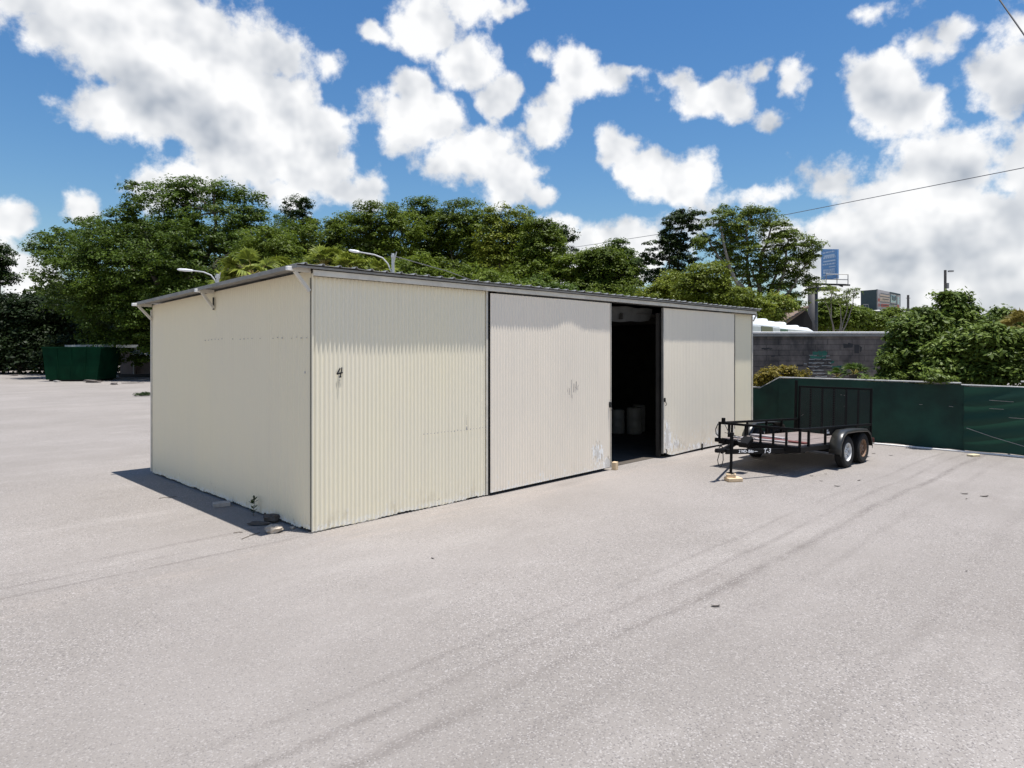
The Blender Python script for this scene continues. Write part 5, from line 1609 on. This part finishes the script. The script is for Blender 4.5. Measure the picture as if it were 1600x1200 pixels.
# ------------------------------------------------------------------ street lamps, wires
def lamp(px, ytop, Y, arm, label):
    b = P(px, ytop, Y)
    root = empty('street_lamp', (b.x, Y, 0), 0, label, 'street lamp', 'street lamps behind the shed')
    mb = MB(); mb.tube([(0, 0, 0), (0, 0, b.z)], [.09, .055], 10); mb.build('pole', M['galv'], root)
    pts = [Vector((P(x, y, Y).x - b.x, 0, P(x, y, Y).z)) for x, y in arm]
    mb = MB(); mb.tube(pts[1:], .026, 8); mb.box((0, 0, b.z - .12), (.12, .2, .1)); mb.tube([(0, .0, b.z - .5), (.12, -.1, b.z - .1), (.16, -.1, b.z + .05)], .02, 5); mb.build('arm', M['galv'], root)
    h0, h1 = pts[0], pts[1]
    mb = MB()
    dd = (h1 - h0)
    mb.tube([h0, h0.lerp(h1, .12), h0.lerp(h1, .5), h0.lerp(h1, .9), h1], [.02, .045, .06, .045, .028], 8)
    mb.build('lamp_head', M['lamp_head'], root, smooth=True)


lamp(340, 428, 27, [(277, 421), (302, 423), (318, 425), (330, 430), (336, 438), (340, 446)], 'left street lamp arching over the shaded end of the shed')
lamp(614, 396, 26, [(545, 391), (562, 394), (585, 398), (598, 403), (606, 412), (611, 424)], 'right street lamp whose arm points left above the front roof')


def wire(pts, r, label, mat='wire', sag=.0):
    mb = MB(); P_ = []
    for i in range(len(pts) - 1):
        a, b = Vector(pts[i]), Vector(pts[i + 1])
        for k in range(12):
            t = k / 12; P_.append(a.lerp(b, t) - Vector((0, 0, sag * 4 * t * (1 - t))))
    P_.append(Vector(pts[-1]))
    mb.tube(P_, r, 5)
    tag(mb.build('power_line', M[mat]), label, 'wire')


wire([P(880, 389, 74), P(1230, 335, 46), P(1600, 262, 32), P(1900, 190, 26)], .022, 'long power line crossing the sky from the wood to the right edge', 'wire_pale')
wire([P(1535, -40, 31), P(1562, 0, 30), P(1602, 57, 29), P(1690, 190, 27)], .032, 'short stretch of dark wire across the top right corner', 'wire')
wire([P(616, 400, 26), P(700, 424, 30), P(760, 446, 34), P(830, 470, 38)], .016, 'cable sagging to the right from the right street lamp', 'wire_pale')

# ------------------------------------------------------------------ dumpster and the clutter round it
def make_dumpster():
    Y = 58.0
    c = G(132, 596); Y = c.y
    sx = lambda px: (px - 132) / F * Y
    root = empty('roll_off_dumpster', (c.x, c.y, 0), .06, 'dark green open-top dumpster with sloping ends in front of the trees', 'dumpster')
    zt = H + (HZ - 543) / F * Y; dz = .15
    xl0, xl1, xr0, xr1 = sx(74), sx(68), sx(151), sx(157)
    D = 3.0
    mb = MB()
    # sloping ends, wider at the top
    vs = [(xl0, 0, dz), (xr0, 0, dz), (xr1, 0, zt), (xl1, 0, zt), (xl0, D, dz), (xr0, D, dz), (xr1, D, zt), (xl1, D, zt)]
    mb.add(vs, [(0, 1, 2, 3), (1, 5, 6, 2), (5, 4, 7, 6), (4, 0, 3, 7), (0, 4, 5, 1)])
    o = mb.build('bin', M['dumpster'], root); so = o.modifiers.new('t', 'SOLIDIFY'); so.thickness = .05
    for i in range(1, 4):
        t = i / 4; xb = xl0 + (xr0 - xl0) * t; xt = xl1 + (xr1 - xl1) * t
        mb = MB(); mb.bar((xb, -.032, dz + .1), (xt, -.032, zt - .14), .05, .03); mb.build('rib', M['dumpster'], root)
    mb = MB()
    mb.bar((xl1, -.03, zt), (xr1, -.03, zt), .12, .12); mb.bar((xl1, D, zt), (xr1, D, zt), .12, .12); mb.bar((xr1, 0, zt), (xr1, D, zt), .12, .12); mb.bar((xl1, 0, zt), (xl1, D, zt), .12, .12)
    mb.build('rim', M['dumpster'], root)
    mb = MB(); rr = random.Random(3)
    for a, b in ((sx(83), sx(133)), (sx(135), sx(158)), (sx(163), sx(197))):
        mb.box(((a + b) / 2, D * .6, zt + .12), (b - a, .1, .24), Matrix.Rotation(rr.uniform(-.03, .03), 3, 'Y'))
    mb.build('load', M['dump_rim'], root)
    mb = MB()
    for y in (.5, D - .5): mb.box(((xl0 + xr0) / 2, y, .08), (xr0 - xl0, .15, .16))
    mb.build('skids', M['black'], root)


make_dumpster()


def make_shack():
    Y = 64
    c = P(214, 580, Y)
    root = empty('low_outbuilding', (c.x, Y, 0), 0, 'low pinkish outbuilding with pale lean-to roof right of the dumpster', 'outbuilding')
    X = lambda px: (px - 214) / F * Y
    Z = lambda py: H + (HZ - py) / F * Y
    toz = Matrix(((1, 0, 0), (0, 0, 1), (0, 1, 0)))
    mb = MB(); mb.prism([(X(188), .1), (X(209), .1), (X(209), Z(558)), (X(195), Z(549)), (X(188), Z(548))], 0, 2.6, mat=toz)
    mb.prism([(X(209.3), .1), (X(262), .1), (X(262), Z(560)), (X(209.3), Z(561))], .5, 3.1, mat=toz); mb.build('wall', M['shack_wall'], root)
    mb = MB(); mb.bar((X(186), 1.3, Z(545)), (X(197), 1.3, Z(546.5)), 3.2, .10); mb.bar((X(196), 1.3, Z(546.5)), (X(222), 1.3, Z(559.5)), 3.2, .12); mb.bar((X(221), 1.8, Z(560.3)), (X(262), 1.8, Z(561)), 3.2, .10); mb.build('roof', M['shack_roof'], root)
    mb = MB(); mb.prism([(X(212), Z(560)), (X(262), Z(560)), (X(262), Z(545)), (X(216), Z(545))], 3.4, 5.4, mat=toz); mb.build('rear_wall', M['blackout_lining'], root)
    mb = MB(); mb.bar((X(186), -.05, .16), (X(262), -.05, .16), .1, .32); mb.build('base', M['black'], root)
    mb = MB(); mb.bar((X(209.2), -.02, .1), (X(209.2), -.02, Z(558)), .05, .12); mb.build('post', M['shack_roof'], root)


make_shack()
rr = random.Random(12)
clut = [(145, 598, 1.7, .35, .22, 'debris', 'dark flat pallet lying in front of the dumpster'), (90, 597, .5, .3, .14, 'debris_pale', 'small pale chunk in front of the dumpster left end'),
        (24, 587, .6, .3, .14, 'debris', 'small dark lump at the far left of the yard'), (50, 592, 2.2, .15, .07, 'debris', 'long dark plank left of the dumpster'),
        (55, 586, 1.6, .3, .10, 'debris', 'second dark plank farther back left of the dumpster'), (60, 574, 2.4, .3, .35, 'debris', 'pile of dark boards under the trees at the left'),
        (30, 576, 2.0, .4, .25, 'debris_pale', 'pale boards under the trees at the far left'), (205, 589, 2.0, .3, .16, 'debris_pale', 'pale rubble strip in front of the outbuilding'),
        (178, 592, 1.6, .3, .16, 'debris', 'broken dark boards at the right foot of the dumpster'), (180, 601, .5, .3, .16, 'debris', 'small dark lump right of the pallet'),
        (222, 594, 1.4, .25, .12, 'debris', 'dark plank close to the shed left edge'), (230, 587, .8, .4, .25, 'debris_pale', 'pale lump beside the outbuilding near the shed'),
        (205, 599, 1.9, .12, .06, 'debris', 'thin dark batten right of the small lump'), (18, 583, 1.5, .2, .1, 'debris_pale', 'pale plank at the very left edge')]
for (px, py, l, w, h_, mt, lb) in clut:
    q = G(px, py); mb = MB()
    for k in range(3):
        mb.box((rr.uniform(-.12, .12) * l, rr.uniform(-.5, .5) * w, h_ * (.2 + .3 * k)), (l * rr.uniform(.55, 1), w * rr.uniform(.5, 1), h_ * .32), Matrix.Rotation(rr.uniform(-.25, .25), 3, 'Z') @ Matrix.Rotation(rr.uniform(-.06, .06), 3, 'Y'))
    o = mb.build('debris_boards', M[mt]); o.location = q; o.rotation_euler = (0, 0, rr.uniform(-.15, .15))
    tag(o, lb, 'debris', 'boards and rubble round the dumpster')
